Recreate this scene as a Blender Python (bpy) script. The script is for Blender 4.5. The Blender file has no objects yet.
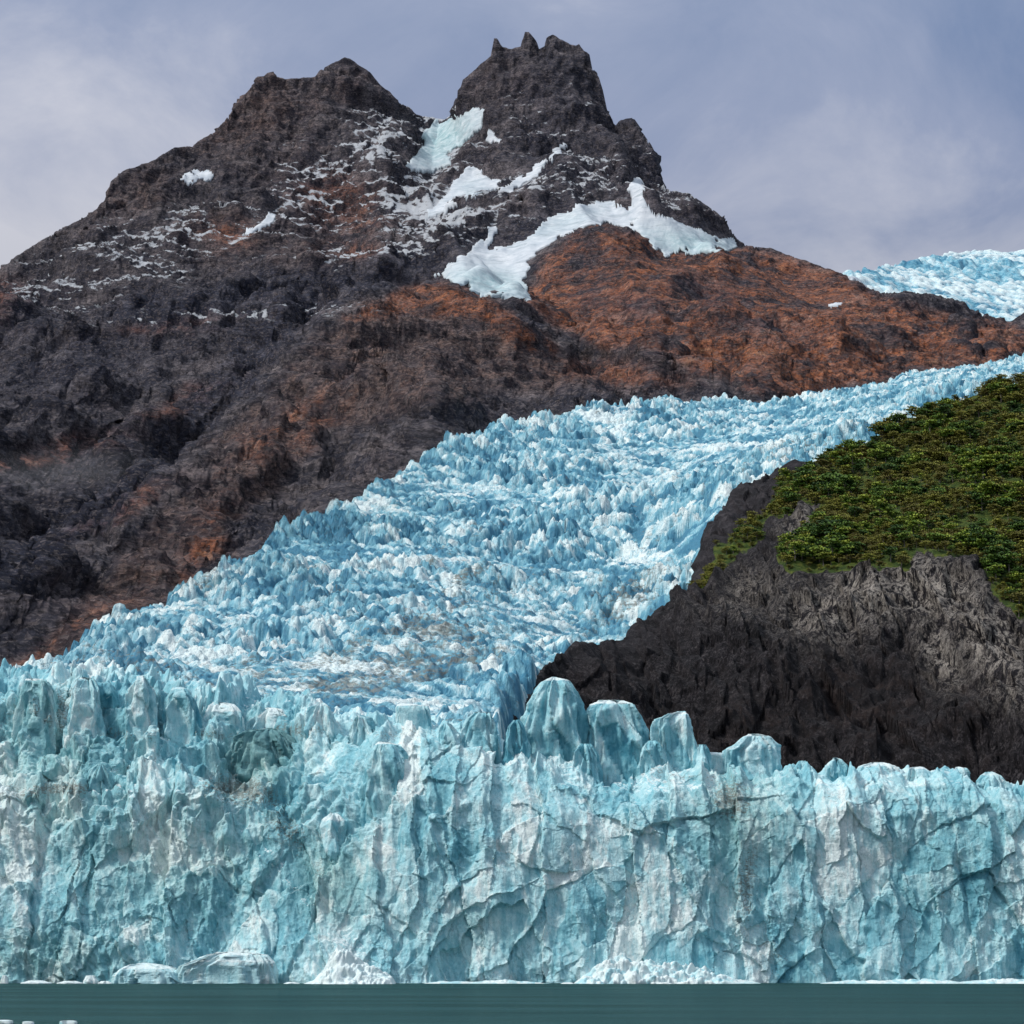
import bpy, math, random
import numpy as np
from concurrent.futures import ThreadPoolExecutor

R = math.radians
C = bpy.context.scene.collection
rng = np.random.default_rng(7)
random.seed(7)

# ------------------------------------------------------------------ camera model
F = 2490.0            # focal length in pixels of a 1024 px frame
CAM_H = 10.0
PITCH = math.atan(439.0 / F)
cp, sp = math.cos(PITCH), math.sin(PITCH)

def at(px, py, Y):
    """world point on the ray of a photo pixel at distance Y along the view azimuth"""
    px, py, Y = (np.asarray(v, float) for v in (px, py, Y))
    dx = (px - 512) / F
    dy = (512 - py) / F
    ry = cp - dy * sp
    rz = sp + dy * cp
    s = Y / ry
    return dx * s, Y + 0 * dx, CAM_H + rz * s

def pix(x, y, z):
    z = z - CAM_H
    d = y * cp + z * sp
    u = -y * sp + z * cp
    return 512 + F * x / d, 512 - F * u / d

# ------------------------------------------------------------------ numpy noise
_perm = np.random.default_rng(3).permutation(256).astype(np.int32)
_perm = np.concatenate([_perm, _perm])
_g = np.random.default_rng(4).normal(size=(256, 3))
_g = (_g / np.linalg.norm(_g, axis=1)[:, None]).astype(np.float32)
POOL = ThreadPoolExecutor(4)

def par(fn, *arrs):
    n = arrs[0].size
    shp = arrs[0].shape
    fl = [np.broadcast_to(a, shp).reshape(-1) for a in arrs]
    k = max(1, n // 60000)
    idx = np.array_split(np.arange(n), k)
    res = list(POOL.map(lambda i: fn(*[f[i[0]:i[-1] + 1] for f in fl]), idx))
    if isinstance(res[0], tuple):
        return tuple(np.concatenate([r[j] for r in res]).reshape(shp) for j in range(len(res[0])))
    return np.concatenate(res).reshape(shp)

def _perlin(x, y, z, seed):
    x = x + seed * 17.31; y = y + seed * 5.77; z = z + seed * 11.13
    xi = np.floor(x).astype(np.int32); yi = np.floor(y).astype(np.int32); zi = np.floor(z).astype(np.int32)
    xf = (x - xi).astype(np.float32); yf = (y - yi).astype(np.float32); zf = (z - zi).astype(np.float32)
    xi &= 255; yi &= 255; zi &= 255
    u = xf * xf * xf * (xf * (xf * 6 - 15) + 10)
    v = yf * yf * yf * (yf * (yf * 6 - 15) + 10)
    w = zf * zf * zf * (zf * (zf * 6 - 15) + 10)
    def c(i, j, k):
        h = _perm[_perm[_perm[(xi + i) & 255] + ((yi + j) & 255)] + ((zi + k) & 255)]
        g = _g[h]
        return g[:, 0] * (xf - i) + g[:, 1] * (yf - j) + g[:, 2] * (zf - k)
    def l(a, b, t): return a + t * (b - a)
    return 1.6 * l(l(l(c(0,0,0), c(1,0,0), u), l(c(0,1,0), c(1,1,0), u), v),
                   l(l(c(0,0,1), c(1,0,1), u), l(c(0,1,1), c(1,1,1), u), v), w)

def noise(x, y, z, seed=0):
    return par(lambda a, b, c: _perlin(a, b, c, seed), x, y, np.broadcast_to(z, x.shape))

def fbm(x, y, z, oct=5, seed=0, gain=0.5, lac=2.03, ridged=False):
    z = np.broadcast_to(z, x.shape)
    def f(a, b, c):
        s = 0; amp = 1.0; tot = 0; k = 1.0; prev = 1.0
        for o in range(oct):
            n = _perlin(a * k, b * k, c * k, seed + o)
            if ridged:
                n = 1 - np.abs(n) * 1.6
                n = n * np.clip(prev, 0, 1)
                prev = n
            s = s + amp * n; tot += amp; amp *= gain; k *= lac
        return s / tot
    return par(f, x, y, z)

def _h(ix, iy, k):
    n = (ix.astype(np.int64) * 374761393 + iy.astype(np.int64) * 668265263 + k * 2246822519) & 0xFFFFFFFF
    n = ((n ^ (n >> 13)) * 1274126177) & 0xFFFFFFFF
    n = n ^ (n >> 16)
    return ((n & 0xFFFFFF) / float(0xFFFFFF)).astype(np.float32)

def blocks(x, y, seed, flat=0.2, steep=3.0, tilt=0.6, floor=-0.6, aniso=0.5):
    """union of tilted flat-topped blocks, one per jittered cell -> (height, cell tone)"""
    def f(x, y):
        ix = np.floor(x).astype(np.int64); iy = np.floor(y).astype(np.int64)
        best = np.full(x.shape, floor, np.float32); tone = np.zeros(x.shape, np.float32)
        for i in (-1, 0, 1):
            for j in (-1, 0, 1):
                a = ix + i; b = iy + j
                dx = x - (a + 0.1 + 0.8 * _h(a, b, seed)); dy = y - (b + 0.1 + 0.8 * _h(a, b, seed + 1))
                th = _h(a, b, seed + 2) * 6.283
                c, s = np.cos(th), np.sin(th)
                rx = np.abs(dx * c + dy * s) * (1 + aniso); ry = np.abs(-dx * s + dy * c) * (1 - aniso * .5)
                d = np.maximum(np.maximum(rx, ry), (rx + ry) * .72)
                t2 = _h(a, b, seed + 4) * 6.283
                h = _h(a, b, seed + 3)
                v = h + tilt * (dx * np.cos(t2) + dy * np.sin(t2)) - steep * np.maximum(0, d - flat * (0.5 + h))
                m = v > best
                best = np.where(m, v, best); tone = np.where(m, _h(a, b, seed + 5), tone)
        return best, tone
    return par(f, x, y)

def facets(x, y, seed, tilt=0.7, jump=0.5, power=2.0):
    """fractured surface: the nearest cell's tilted plane -> (offset, cell tone, border distance)"""
    def f(x, y):
        ix = np.floor(x).astype(np.int64); iy = np.floor(y).astype(np.int64)
        d1 = np.full(x.shape, 9.0, np.float32); d2 = d1.copy(); v = np.zeros(x.shape, np.float32); tone = v.copy()
        for i in (-1, 0, 1):
            for j in (-1, 0, 1):
                a = ix + i; b = iy + j
                dx = x - (a + _h(a, b, seed)); dy = y - (b + _h(a, b, seed + 1))
                d = (np.abs(dx) ** power + np.abs(dy) ** power) ** (1 / power)
                t2 = _h(a, b, seed + 4) * 6.283
                w = (_h(a, b, seed + 3) - .5) * 2 * jump + tilt * (dx * np.cos(t2) + dy * np.sin(t2))
                m = d < d1
                d2 = np.where(m, d1, np.minimum(d2, d))
                v = np.where(m, w, v); tone = np.where(m, _h(a, b, seed + 5), tone)
                d1 = np.where(m, d, d1)
        return v, tone, d2 - d1
    return par(f, x, y)

def scallop(x, y, seed, q=1.6):
    """min of shallow bowls: hollows that meet in sharp edges"""
    def f(x, y):
        ix = np.floor(x).astype(np.int64); iy = np.floor(y).astype(np.int64)
        v = np.full(x.shape, 9.0, np.float32)
        for i in (-1, 0, 1):
            for j in (-1, 0, 1):
                a = ix + i; b = iy + j
                dx = x - (a + _h(a, b, seed)); dy = y - (b + _h(a, b, seed + 1))
                t2 = _h(a, b, seed + 4) * 6.283
                w = (_h(a, b, seed + 3) - .5) * .6 + q * (dx * dx + dy * dy) + .35 * (dx * np.cos(t2) + dy * np.sin(t2))
                v = np.minimum(v, w)
        return v
    return par(f, x, y)

def sstep(a, b, x):
    t = np.clip((x - a) / (b - a), 0, 1)
    return t * t * (3 - 2 * t)

def blob(px, py, L):
    """soft elliptical zones (cx, cy, rx, ry, tilt degrees, weight)"""
    m = np.zeros(px.shape)
    for cx, cy, rx, ry, an, w in L:
        c, s = math.cos(R(an)), math.sin(R(an))
        dx, dy = px - cx, py - cy
        u = (dx * c + dy * s) / rx; v = (-dx * s + dy * c) / ry
        m = np.maximum(m, w * np.exp(-(u * u + v * v)))
    return m

def inpoly(px, py, poly):
    """signed-ish inside test plus distance to the outline (positive inside)"""
    P = np.array(poly, float); Q = np.roll(P, -1, 0)
    shp = px.shape
    def f(x, y):
        ins = np.zeros(x.shape, bool); d = np.full(x.shape, 1e9)
        for (x0, y0), (x1, y1) in zip(P, Q):
            c = ((y0 > y) != (y1 > y)) & (x < (x1 - x0) * (y - y0) / (y1 - y0 + 1e-12) + x0)
            ins ^= c
            t = np.clip(((x - x0) * (x1 - x0) + (y - y0) * (y1 - y0)) / ((x1 - x0) ** 2 + (y1 - y0) ** 2 + 1e-9), 0, 1)
            d = np.minimum(d, (x - x0 - t * (x1 - x0)) ** 2 + (y - y0 - t * (y1 - y0)) ** 2)
        return np.where(ins, 1, -1) * np.sqrt(d)
    return par(f, px, py)

# ------------------------------------------------------------------ mesh helpers
def tag(o, label=None, cat=None, group=None, kind=None):
    if label: o['label'] = label
    if cat: o['category'] = cat
    if group: o['group'] = group
    if kind: o['kind'] = kind
    return o

def raw_mesh(name, V, Fq, mat, attrs=None, smooth=True):
    """V (n,3), Fq (m,4) quads (or (m,3))"""
    me = bpy.data.meshes.new(name)
    n, k = Fq.shape
    me.vertices.add(len(V)); me.vertices.foreach_set('co', np.ascontiguousarray(V, np.float32).ravel())
    me.loops.add(n * k); me.loops.foreach_set('vertex_index', np.ascontiguousarray(Fq, np.int32).ravel())
    me.polygons.add(n)
    me.polygons.foreach_set('loop_start', np.arange(0, n * k, k, dtype=np.int32))
    me.polygons.foreach_set('loop_total', np.full(n, k, np.int32))
    me.polygons.foreach_set('use_smooth', np.full(n, smooth, bool))
    for an, A in (attrs or {}).items():
        a = me.attributes.new(an, 'FLOAT_COLOR', 'POINT')
        B = np.zeros((len(V), 4), np.float32); B[:, :A.shape[1]] = A
        a.data.foreach_set('color', B.ravel())
    me.materials.append(mat)
    me.update(); me.validate()
    return me

def link(name, me, parent=None):
    o = bpy.data.objects.new(name, me); C.objects.link(o)
    if parent: o.parent = parent
    return o

def grid_faces(r, c, wrap=False):
    i, j = np.meshgrid(np.arange(r - 1), np.arange(c if wrap else c - 1), indexing='ij')
    j2 = (j + 1) % c
    return np.stack([i * c + j, i * c + j2, (i + 1) * c + j2, (i + 1) * c + j], -1).reshape(-1, 4)

def grid_normals(X, Y, Z):
    P = np.stack([X, Y, Z], -1)
    du = np.gradient(P, axis=1); dv = np.gradient(P, axis=0)
    n = np.cross(du, dv)
    return n / (np.linalg.norm(n, axis=-1, keepdims=True) + 1e-9)

# ------------------------------------------------------------------ terrain from feature lines
def solve(lines, amin, amax, ymin, ymax, na, ny, its=160):
    """height over (azimuth, distance) from ridge and valley lines given as photo rays + distances"""
    pts = []
    for L in lines:
        A = np.array(L, float)
        x, y, z = at(A[:, 0], A[:, 1], A[:, 2])
        a = x / y
        for k in range(len(A) - 1):
            m = 160
            t = np.linspace(0, 1, m)
            yy = y[k] + (y[k+1] - y[k]) * t; xx = x[k] + (x[k+1] - x[k]) * t
            pts.append(np.stack([xx / yy, yy, z[k] + (z[k+1] - z[k]) * t], 1))
    pts = np.concatenate(pts)
    H = None
    for lev in (16, 8, 4, 2, 1):
        ma, my = max(8, na // lev), max(8, ny // lev)
        ia = np.clip(np.round((pts[:, 0] - amin) / (amax - amin) * (ma - 1)), -1, ma).astype(int)
        iy = np.clip(np.round((pts[:, 1] - ymin) / (ymax - ymin) * (my - 1)), -1, my).astype(int)
        ok = (ia >= 0) & (ia < ma) & (iy >= 0) & (iy < my)
        S = np.zeros((my, ma)); N = np.zeros((my, ma))
        np.add.at(S, (iy[ok], ia[ok]), pts[ok, 2]); np.add.at(N, (iy[ok], ia[ok]), 1)
        fix = N > 0
        val = np.where(fix, S / np.maximum(N, 1), 0)
        if H is None:
            H = np.full((my, ma), val[fix].mean())
        else:
            H = resample(H, np.linspace(0, 1, ma)[None, :].repeat(my, 0), np.linspace(0, 1, my)[:, None].repeat(ma, 1))
        H[fix] = val[fix]
        ii, jj = np.indices(H.shape); red = ((ii + jj) % 2 == 0) & ~fix; blk = ((ii + jj) % 2 == 1) & ~fix
        for it in range(its if lev > 1 else its // 2):
            for msk in (red, blk):
                Pd = np.pad(H, 1, mode='edge')
                avg = (Pd[:-2, 1:-1] + Pd[2:, 1:-1] + Pd[1:-1, :-2] + Pd[1:-1, 2:]) * .25
                H = np.where(msk, H + 1.6 * (avg - H), H)
    return H

def resample(H, u, v):
    my, ma = H.shape
    x = np.clip(u, 0, 1) * (ma - 1); y = np.clip(v, 0, 1) * (my - 1)
    i = np.minimum(x.astype(int), ma - 2); j = np.minimum(y.astype(int), my - 2)
    fx, fy = x - i, y - j
    return (H[j, i] * (1 - fx) + H[j, i+1] * fx) * (1 - fy) + (H[j+1, i] * (1 - fx) + H[j+1, i+1] * fx) * fy

def smooth1(H, n=1):
    for _ in range(n):
        P = np.pad(H, 1, mode='edge')
        H = (P[:-2, 1:-1] + P[2:, 1:-1] + P[1:-1, :-2] + P[1:-1, 2:] + 4 * H) / 8
    return H

def cols(amin, amax, n, core=0.222):
    """column azimuths, dense inside the view and sparse outside it"""
    k = int(n * .06)
    return np.concatenate([np.linspace(amin, -core, k, endpoint=False), np.linspace(-core, core, n - 2 * k), np.linspace(core, amax, k + 1)[1:]])

def arc_rows(H, yv, a, amin, amax, rows, kz=1.3):
    """resample each column so that rows follow the slope evenly -> X, Y, Z"""
    u = (a - amin) / (amax - amin)
    fine = 4 * len(yv)
    yf = np.linspace(yv[0], yv[-1], fine)
    Hf = resample(H, np.tile(u, (fine, 1)), np.tile(np.linspace(0, 1, fine)[:, None], (1, len(a))))
    dz = np.abs(np.diff(Hf, axis=0)); dy = np.diff(yf)[:, None]
    s = np.concatenate([np.zeros((1, len(a))), np.cumsum(np.sqrt((dy * .8) ** 2 + (kz * dz) ** 2), 0)], 0)
    s /= s[-1]
    k = 9
    s = np.stack([np.convolve(np.pad(r, k, mode='edge'), np.ones(2 * k + 1) / (2 * k + 1), 'valid') for r in s])
    t = np.linspace(0, 1, rows)
    Yr = np.empty((rows, len(a))); Zr = np.empty_like(Yr)
    for j in range(len(a)):
        Yr[:, j] = np.interp(t, s[:, j], yf)
        Zr[:, j] = np.interp(Yr[:, j], yf, Hf[:, j])
    return a[None, :] * Yr, Yr, Zr

# ------------------------------------------------------------------ node helpers
class NT:
    def __init__(self, name):
        self.m = bpy.data.materials.new(name); self.m.use_nodes = True
        self.t = self.m.node_tree; self.n = self.t.nodes; self.l = self.t.links
        self.b = self.n['Principled BSDF']
        g = self.n.new('ShaderNodeNewGeometry'); self.pos = g.outputs['Position']; self.nrm = g.outputs['Normal']
    def set(self, sock, v):
        if isinstance(v, bpy.types.NodeSocket): self.l.new(v, sock)
        elif isinstance(v, (tuple, list)) and sock.type == 'RGBA' and len(v) == 3: sock.default_value = (*v, 1)
        else: sock.default_value = v
    def math(self, op, a, b=0.0, c=0.0, clamp=False):
        n = self.n.new('ShaderNodeMath'); n.operation = op; n.use_clamp = clamp
        for s, v in zip(n.inputs, (a, b, c)): self.set(s, v)
        return n.outputs[0]
    def scale(self, v, s):
        n = self.n.new('ShaderNodeVectorMath'); n.operation = 'MULTIPLY'
        self.set(n.inputs[0], v); n.inputs[1].default_value = s if isinstance(s, tuple) else (s, s, s)
        return n.outputs[0]
    def noise(self, v, scale, detail=6, rough=.6, dist=0.0, out=0, kind='FBM'):
        n = self.n.new('ShaderNodeTexNoise'); self.l.new(v, n.inputs['Vector'])
        n.inputs['Scale'].default_value = scale; n.inputs['Detail'].default_value = detail
        n.inputs['Roughness'].default_value = rough; n.inputs['Distortion'].default_value = dist
        if kind != 'FBM': n.noise_type = kind; n.normalize = True
        return n.outputs[out]
    def vor(self, v, scale, feature='F1', out='Distance'):
        n = self.n.new('ShaderNodeTexVoronoi'); n.feature = feature; self.l.new(v, n.inputs['Vector'])
        n.inputs['Scale'].default_value = scale
        return n.outputs[out]
    def ramp(self, f, stops, interp='LINEAR'):
        n = self.n.new('ShaderNodeValToRGB'); n.color_ramp.interpolation = interp; self.set(n.inputs[0], f)
        e = n.color_ramp.elements
        while len(e) < len(stops): e.new(.5)
        for x, (p, c) in zip(e, stops):
            x.position = p; x.color = (*c, 1) if isinstance(c, tuple) else (c, c, c, 1)
        return n.outputs[0]
    def mix(self, f, a, b, mode='MIX'):
        n = self.n.new('ShaderNodeMix'); n.data_type = 'RGBA'; n.blend_type = mode; n.clamp_factor = True
        self.set(n.inputs[0], f); self.set(n.inputs[6], a); self.set(n.inputs[7], b)
        return n.outputs[2]
    def rng(self, v, a, b, c=0.0, d=1.0):
        n = self.n.new('ShaderNodeMapRange'); n.clamp = True
        for s, x in zip(n.inputs, (v, a, b, c, d)): self.set(s, x)
        return n.outputs[0]
    def attr(self, name):
        n = self.n.new('ShaderNodeAttribute'); n.attribute_name = name
        s = self.n.new('ShaderNodeSeparateColor'); self.l.new(n.outputs['Color'], s.inputs[0])
        return s.outputs[0], s.outputs[1], s.outputs[2], n.outputs['Alpha']
    def nz(self):
        s = self.n.new('ShaderNodeSeparateXYZ'); self.l.new(self.nrm, s.inputs[0]); return s.outputs[2]
    def z(self):
        s = self.n.new('ShaderNodeSeparateXYZ'); self.l.new(self.pos, s.inputs[0]); return s.outputs[2]
    def bump(self, h, dist, strength=1.0, prev=None):
        n = self.n.new('ShaderNodeBump'); self.set(n.inputs['Height'], h)
        n.inputs['Distance'].default_value = dist; n.inputs['Strength'].default_value = strength
        if prev is not None: self.l.new(prev, n.inputs['Normal'])
        return n.outputs[0]
    def done(self, color, rough=.8, normal=None, spec=.3, **kw):
        self.set(self.b.inputs['Base Color'], color); self.set(self.b.inputs['Roughness'], rough)
        self.set(self.b.inputs['Specular IOR Level'], spec)
        if normal is not None: self.l.new(normal, self.b.inputs['Normal'])
        for k, v in kw.items(): self.set(self.b.inputs[k.replace('_', ' ')], v)
        return self.m

# ------------------------------------------------------------------ materials
def wpj(t, p, scale, amt):
    n = t.n.new('ShaderNodeVectorMath'); n.operation = 'MULTIPLY_ADD'
    t.l.new(t.noise(p, scale, 4, .6, out=1), n.inputs[0]); n.inputs[1].default_value = (amt, amt, amt); t.l.new(p, n.inputs[2])
    return n.outputs[0]

def mat_mountain():
    t = NT('mountain rock')
    rust, snow, dark, tan = t.attr('zone')
    p = t.pos
    big = t.noise(p, .006, 8, .62)
    mid = t.noise(t.scale(p, (.022, .022, .045)), 1.0, 8, .68)
    patch = t.noise(p, .011, 6, .62)
    streak = t.noise(t.scale(p, (.05, .05, .012)), 1.0, 8, .7)
    wp = t.n.new('ShaderNodeVectorMath'); wp.operation = 'MULTIPLY_ADD'
    t.l.new(t.noise(p, .004, 4, .6, out=1), wp.inputs[0]); wp.inputs[1].default_value = (60, 60, 90); t.l.new(p, wp.inputs[2])
    strata = t.noise(t.scale(wp.outputs[0], (.004, .004, .07)), 1.0, 6, .7)
    grit = t.noise(t.scale(p, (.1, .1, .24)), 1.0, 6, .74)
    spot = t.noise(t.scale(p, (.3, .3, .45)), 1.0, 5, .7)
    bed = t.noise(t.scale(wp.outputs[0], (.008, .008, .05)), 1.0, 5, .6)
    f = t.math('ADD', t.math('ADD', t.math('MULTIPLY', mid, .3), t.math('MULTIPLY', grit, .3)), t.math('ADD', t.math('MULTIPLY', patch, .22), t.math('MULTIPLY', bed, .18)))
    base = t.ramp(f, [(.4, (.010, .012, .019)), (.47, (.028, .031, .042)), (.52, (.07, .068, .074)), (.6, (.17, .155, .148))])
    base = t.mix(t.rng(strata, .45, .6, 0, .75), base, (.016, .017, .023))
    base = t.mix(t.rng(big, .54, .7, 0, .35), base, t.ramp(f, [(.38, (.014, .011, .013)), (.5, (.058, .042, .042)), (.62, (.14, .11, .105))]))
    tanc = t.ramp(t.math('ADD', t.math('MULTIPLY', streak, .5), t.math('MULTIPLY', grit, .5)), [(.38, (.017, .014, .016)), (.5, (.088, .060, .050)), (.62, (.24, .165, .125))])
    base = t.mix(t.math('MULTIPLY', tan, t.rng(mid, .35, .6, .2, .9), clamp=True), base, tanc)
    rc = t.ramp(f, [(.4, (.025, .018, .017)), (.47, (.09, .045, .03)), (.53, (.25, .09, .038)), (.6, (.36, .19, .10))])
    rf = t.math('MULTIPLY', rust, t.rng(t.math('ADD', t.math('MULTIPLY', patch, .75), t.math('MULTIPLY', mid, .3)), .42, .56, .08, 1), clamp=True)
    base = t.mix(rf, base, rc)
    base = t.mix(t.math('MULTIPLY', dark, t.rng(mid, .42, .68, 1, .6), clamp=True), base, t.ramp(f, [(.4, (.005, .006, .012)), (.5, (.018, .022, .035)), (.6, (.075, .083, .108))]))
    base = t.mix(t.rng(t.noise(p, .1, 6, .74), .52, .6, 0, .85), base, (.008, .008, .011))
    base = t.mix(t.rng(patch, .52, .66, 0, .35), base, t.ramp(f, [(.4, (.034, .034, .039)), (.6, (.18, .172, .175))]))
    jv = t.n.new('ShaderNodeTexVoronoi'); t.l.new(t.scale(wpj(t, p, .08, 9.), (.055, .055, .085)), jv.inputs['Vector'])
    js = t.n.new('ShaderNodeSeparateColor'); t.l.new(jv.outputs['Color'], js.inputs[0])
    base = t.mix(t.rng(js.outputs[0], .5, .95, 0, .55), base, (.012, .013, .018))
    base = t.mix(t.rng(js.outputs[1], .7, 1.0, 0, .4), base, (.15, .135, .125))
    base = t.mix(t.rng(spot, .58, .72, 0, .6), base, (.19, .18, .18))
    sc_ = t.n.new('ShaderNodeVectorMath'); sc_.operation = 'MULTIPLY'; t.l.new(base, sc_.inputs[0]); sc_.inputs[1].default_value = (2.0, 1.88, 1.98); base = sc_.outputs[0]
    def lines(vec, det, rough, dist, w):
        n_ = t.noise(vec, 1.0, det, rough, dist)
        return t.rng(t.math('ABSOLUTE', t.math('SUBTRACT', n_, .5)), .0, w, 1, 0)
    led_shade = lines(t.scale(wp.outputs[0], (.011, .011, .06)), 6, .6, .3, .022)
    jnt = lines(t.scale(p, (.06, .06, .018)), 5, .6, .5, .016)
    gul = lines(t.scale(p, (.014, .006, .008)), 5, .62, .8, .014)
    base = t.mix(t.math('MULTIPLY', led_shade, .6), base, (.007, .007, .010))  # ledge shadows painted into the rock colour as thin near-black lines
    base = t.mix(t.math('MULTIPLY', jnt, t.rng(patch, .42, .55, 0, .55)), base, (.008, .008, .011))
    base = t.mix(t.math('MULTIPLY', gul, .5), base, (.008, .008, .012))
    # thin snow lying on ledges
    up = t.math('ADD', t.nz(), t.math('MULTIPLY', t.math('SUBTRACT', t.noise(p, .05, 8, .7), .5), 1.2))
    up = t.math('ADD', up, t.math('MULTIPLY', t.math('SUBTRACT', strata, .5), .7))
    sf = t.rng(t.math('ADD', up, t.math('MULTIPLY', snow, .42)), .93, 1.03)
    sf = t.math('MULTIPLY', sf, t.rng(snow, .06, .2))
    base = t.mix(sf, base, (.6, .63, .68))
    bn = t.bump(t.math('ADD', t.noise(p, .05, 10, .75), t.math('MULTIPLY', streak, .7)), 12, 1.0)
    bn = t.bump(grit, 5.0, .8, bn)
    return t.done(base, .92, bn, .15)

def mat_hill():
    t = NT('headland rock')
    green, pale, brown, lav = t.attr('zone')
    p = t.pos
    flute = t.noise(t.scale(p, (.2, .2, .06)), 1.0, 8, .74)
    mid = t.noise(p, .09, 9, .72)
    base = t.ramp(flute, [(.36, (.006, .006, .008)), (.48, (.02, .0185, .022)), (.58, (.045, .041, .046)), (.7, (.12, .108, .108))])
    ck = t.n.new('ShaderNodeTexVoronoi'); t.l.new(t.scale(wpj(t, p, .5, 1.6), (.3, .3, .13)), ck.inputs['Vector'])
    csep = t.n.new('ShaderNodeSeparateColor'); t.l.new(ck.outputs['Color'], csep.inputs[0])
    ck2 = t.n.new('ShaderNodeTexVoronoi'); t.l.new(t.scale(wpj(t, p, .9, .8), (.75, .75, .35)), ck2.inputs['Vector'])
    csep2 = t.n.new('ShaderNodeSeparateColor'); t.l.new(ck2.outputs['Color'], csep2.inputs[0])
    chunk = t.math('ADD', t.math('MULTIPLY', csep.outputs[0], .6), t.math('MULTIPLY', csep2.outputs[0], .4))
    chunk = t.math('MULTIPLY_ADD', t.math('SUBTRACT', chunk, .5), .62, .5)
    flute = t.math('ADD', t.math('MULTIPLY', flute, .55), t.math('MULTIPLY', chunk, .45))
    base = t.ramp(flute, [(.38, (.002, .002, .0033)), (.48, (.0065, .006, .0085)), (.55, (.021, .019, .0235)), (.65, (.085, .077, .082))])
    pc = t.ramp(flute, [(.36, (.012, .011, .014)), (.43, (.09, .08, .078)), (.5, (.28, .25, .225)), (.6, (.5, .46, .41))])
    pf = t.math('MULTIPLY', pale, t.rng(t.noise(t.scale(p, (.30, .30, .055)), 1.0, 6, .66, .2), .44, .5), clamp=True)
    base = t.mix(pf, base, pc)
    bc = t.ramp(mid, [(.38, (.0035, .003, .004)), (.5, (.014, .0105, .011)), (.62, (.046, .031, .027))])
    base = t.mix(t.math('MULTIPLY', brown, .6), base, bc)
    lc = t.ramp(mid, [(.36, (.011, .0105, .013)), (.5, (.034, .031, .037)), (.64, (.085, .076, .084))])
    base = t.mix(lav, base, lc)
    gc = t.ramp(t.noise(p, .2, 6, .7), [(.3, (.016, .034, .009)), (.47, (.045, .078, .015)), (.6, (.11, .14, .026)), (.75, (.15, .11, .04))])
    gf = t.rng(t.math('ADD', green, t.math('MULTIPLY', t.math('SUBTRACT', mid, .5), .5)), .4, .55)
    base = t.mix(gf, base, gc)
    bn = t.bump(t.math('ADD', flute, t.math('MULTIPLY', mid, .7)), 3.2, 1.0)
    return t.done(base, .9, bn, .2)

def ice_nodes(name, fine, tone_gain=1.0, shift=.58, gain=1.2, hair2=0.0, deep=(.06, .27, .36), mid=(.21, .51, .60), pale=(.52, .76, .80), white=(.78, .875, .885)):
    """ice: R facet tone, G snow crust, B dirt, A grey-green"""
    t = NT(name)
    tone, crust, dirt, teal = t.attr('zone')
    p = t.pos
    n1 = t.noise(p, fine * .25, 7, .62, .3)
    n2 = t.noise(p, fine, 7, .68, .4)
    stre = t.noise(t.scale(p, (fine * 1.6, fine * 1.6, fine * .25)), 1.0, 6, .65, .3)
    f = t.math('ADD', t.math('MULTIPLY', tone, .8 * tone_gain), t.math('ADD', t.math('MULTIPLY', n1, .42), t.math('MULTIPLY', n2, .22)))
    f = t.math('ADD', f, t.math('MULTIPLY', t.math('SUBTRACT', stre, .5), .55))
    f = t.math('ADD', t.math('MULTIPLY', t.math('SUBTRACT', f, .62), gain), shift)
    base = t.ramp(f, [(.4, deep), (.62, mid), (.85, pale), (1.0, white)])
    tc = t.ramp(f, [(.4, (.10, .24, .25)), (.7, (.25, .45, .44)), (.95, (.5, .64, .6))])
    base = t.mix(teal, base, tc)
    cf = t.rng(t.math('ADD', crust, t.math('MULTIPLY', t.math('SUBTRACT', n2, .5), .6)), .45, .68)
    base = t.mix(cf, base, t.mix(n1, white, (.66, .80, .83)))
    dn = t.noise(t.scale(p, (fine * 1.6, fine * 1.6, fine * 3.4)), 1.0, 8, .66, 1.0)
    df = t.rng(t.math('ADD', t.math('MULTIPLY', dirt, .8), t.math('MULTIPLY', t.math('SUBTRACT', dn, .5), 2.4)), .5, .78, 0, .8)
    base = t.mix(df, base, t.ramp(n2, [(.3, (.07, .06, .048)), (.6, (.2, .19, .155)), (.8, (.34, .34, .29))]))
    dv = t.noise(t.scale(p, (fine * 3, fine * 3, fine * .28)), 1.0, 5, .6, .3)
    df2 = t.rng(t.math('ADD', t.math('MULTIPLY', dirt, .7), t.math('MULTIPLY', t.math('SUBTRACT', dv, .5), 2.2)), .5, .8, 0, .7)
    base = t.mix(df2, base, (.17, .2, .19))
    hair = t.noise(t.scale(p, (fine * .55, fine * .55, fine * .28)), 1.0, 6, .6, 2.2)
    hair = t.math('ABSOLUTE', t.math('SUBTRACT', hair, .5))
    base = t.mix(t.math('MULTIPLY', t.rng(hair, .0, .012, .75, 0), t.rng(n1, .45, .6)), base, (.06, .15, .19))
    if hair2:
        h2 = t.noise(t.scale(p, (fine * 2.2, fine * 1.4, fine * 1.4)), 1.0, 4, .6, 1.0)
        base = t.mix(t.rng(t.math('ABSOLUTE', t.math('SUBTRACT', h2, .5)), 0, .018, hair2, 0), base, (.05, .19, .27))
    bn = t.bump(t.math('ADD', n2, t.math('MULTIPLY', stre, .9)), .8 / fine, .5)
    return t, base, bn

def mat_ice(name, fine, **kw):
    t, base, bn = ice_nodes(name, fine, **kw)
    return t.done(base, .5, bn, .35)

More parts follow.
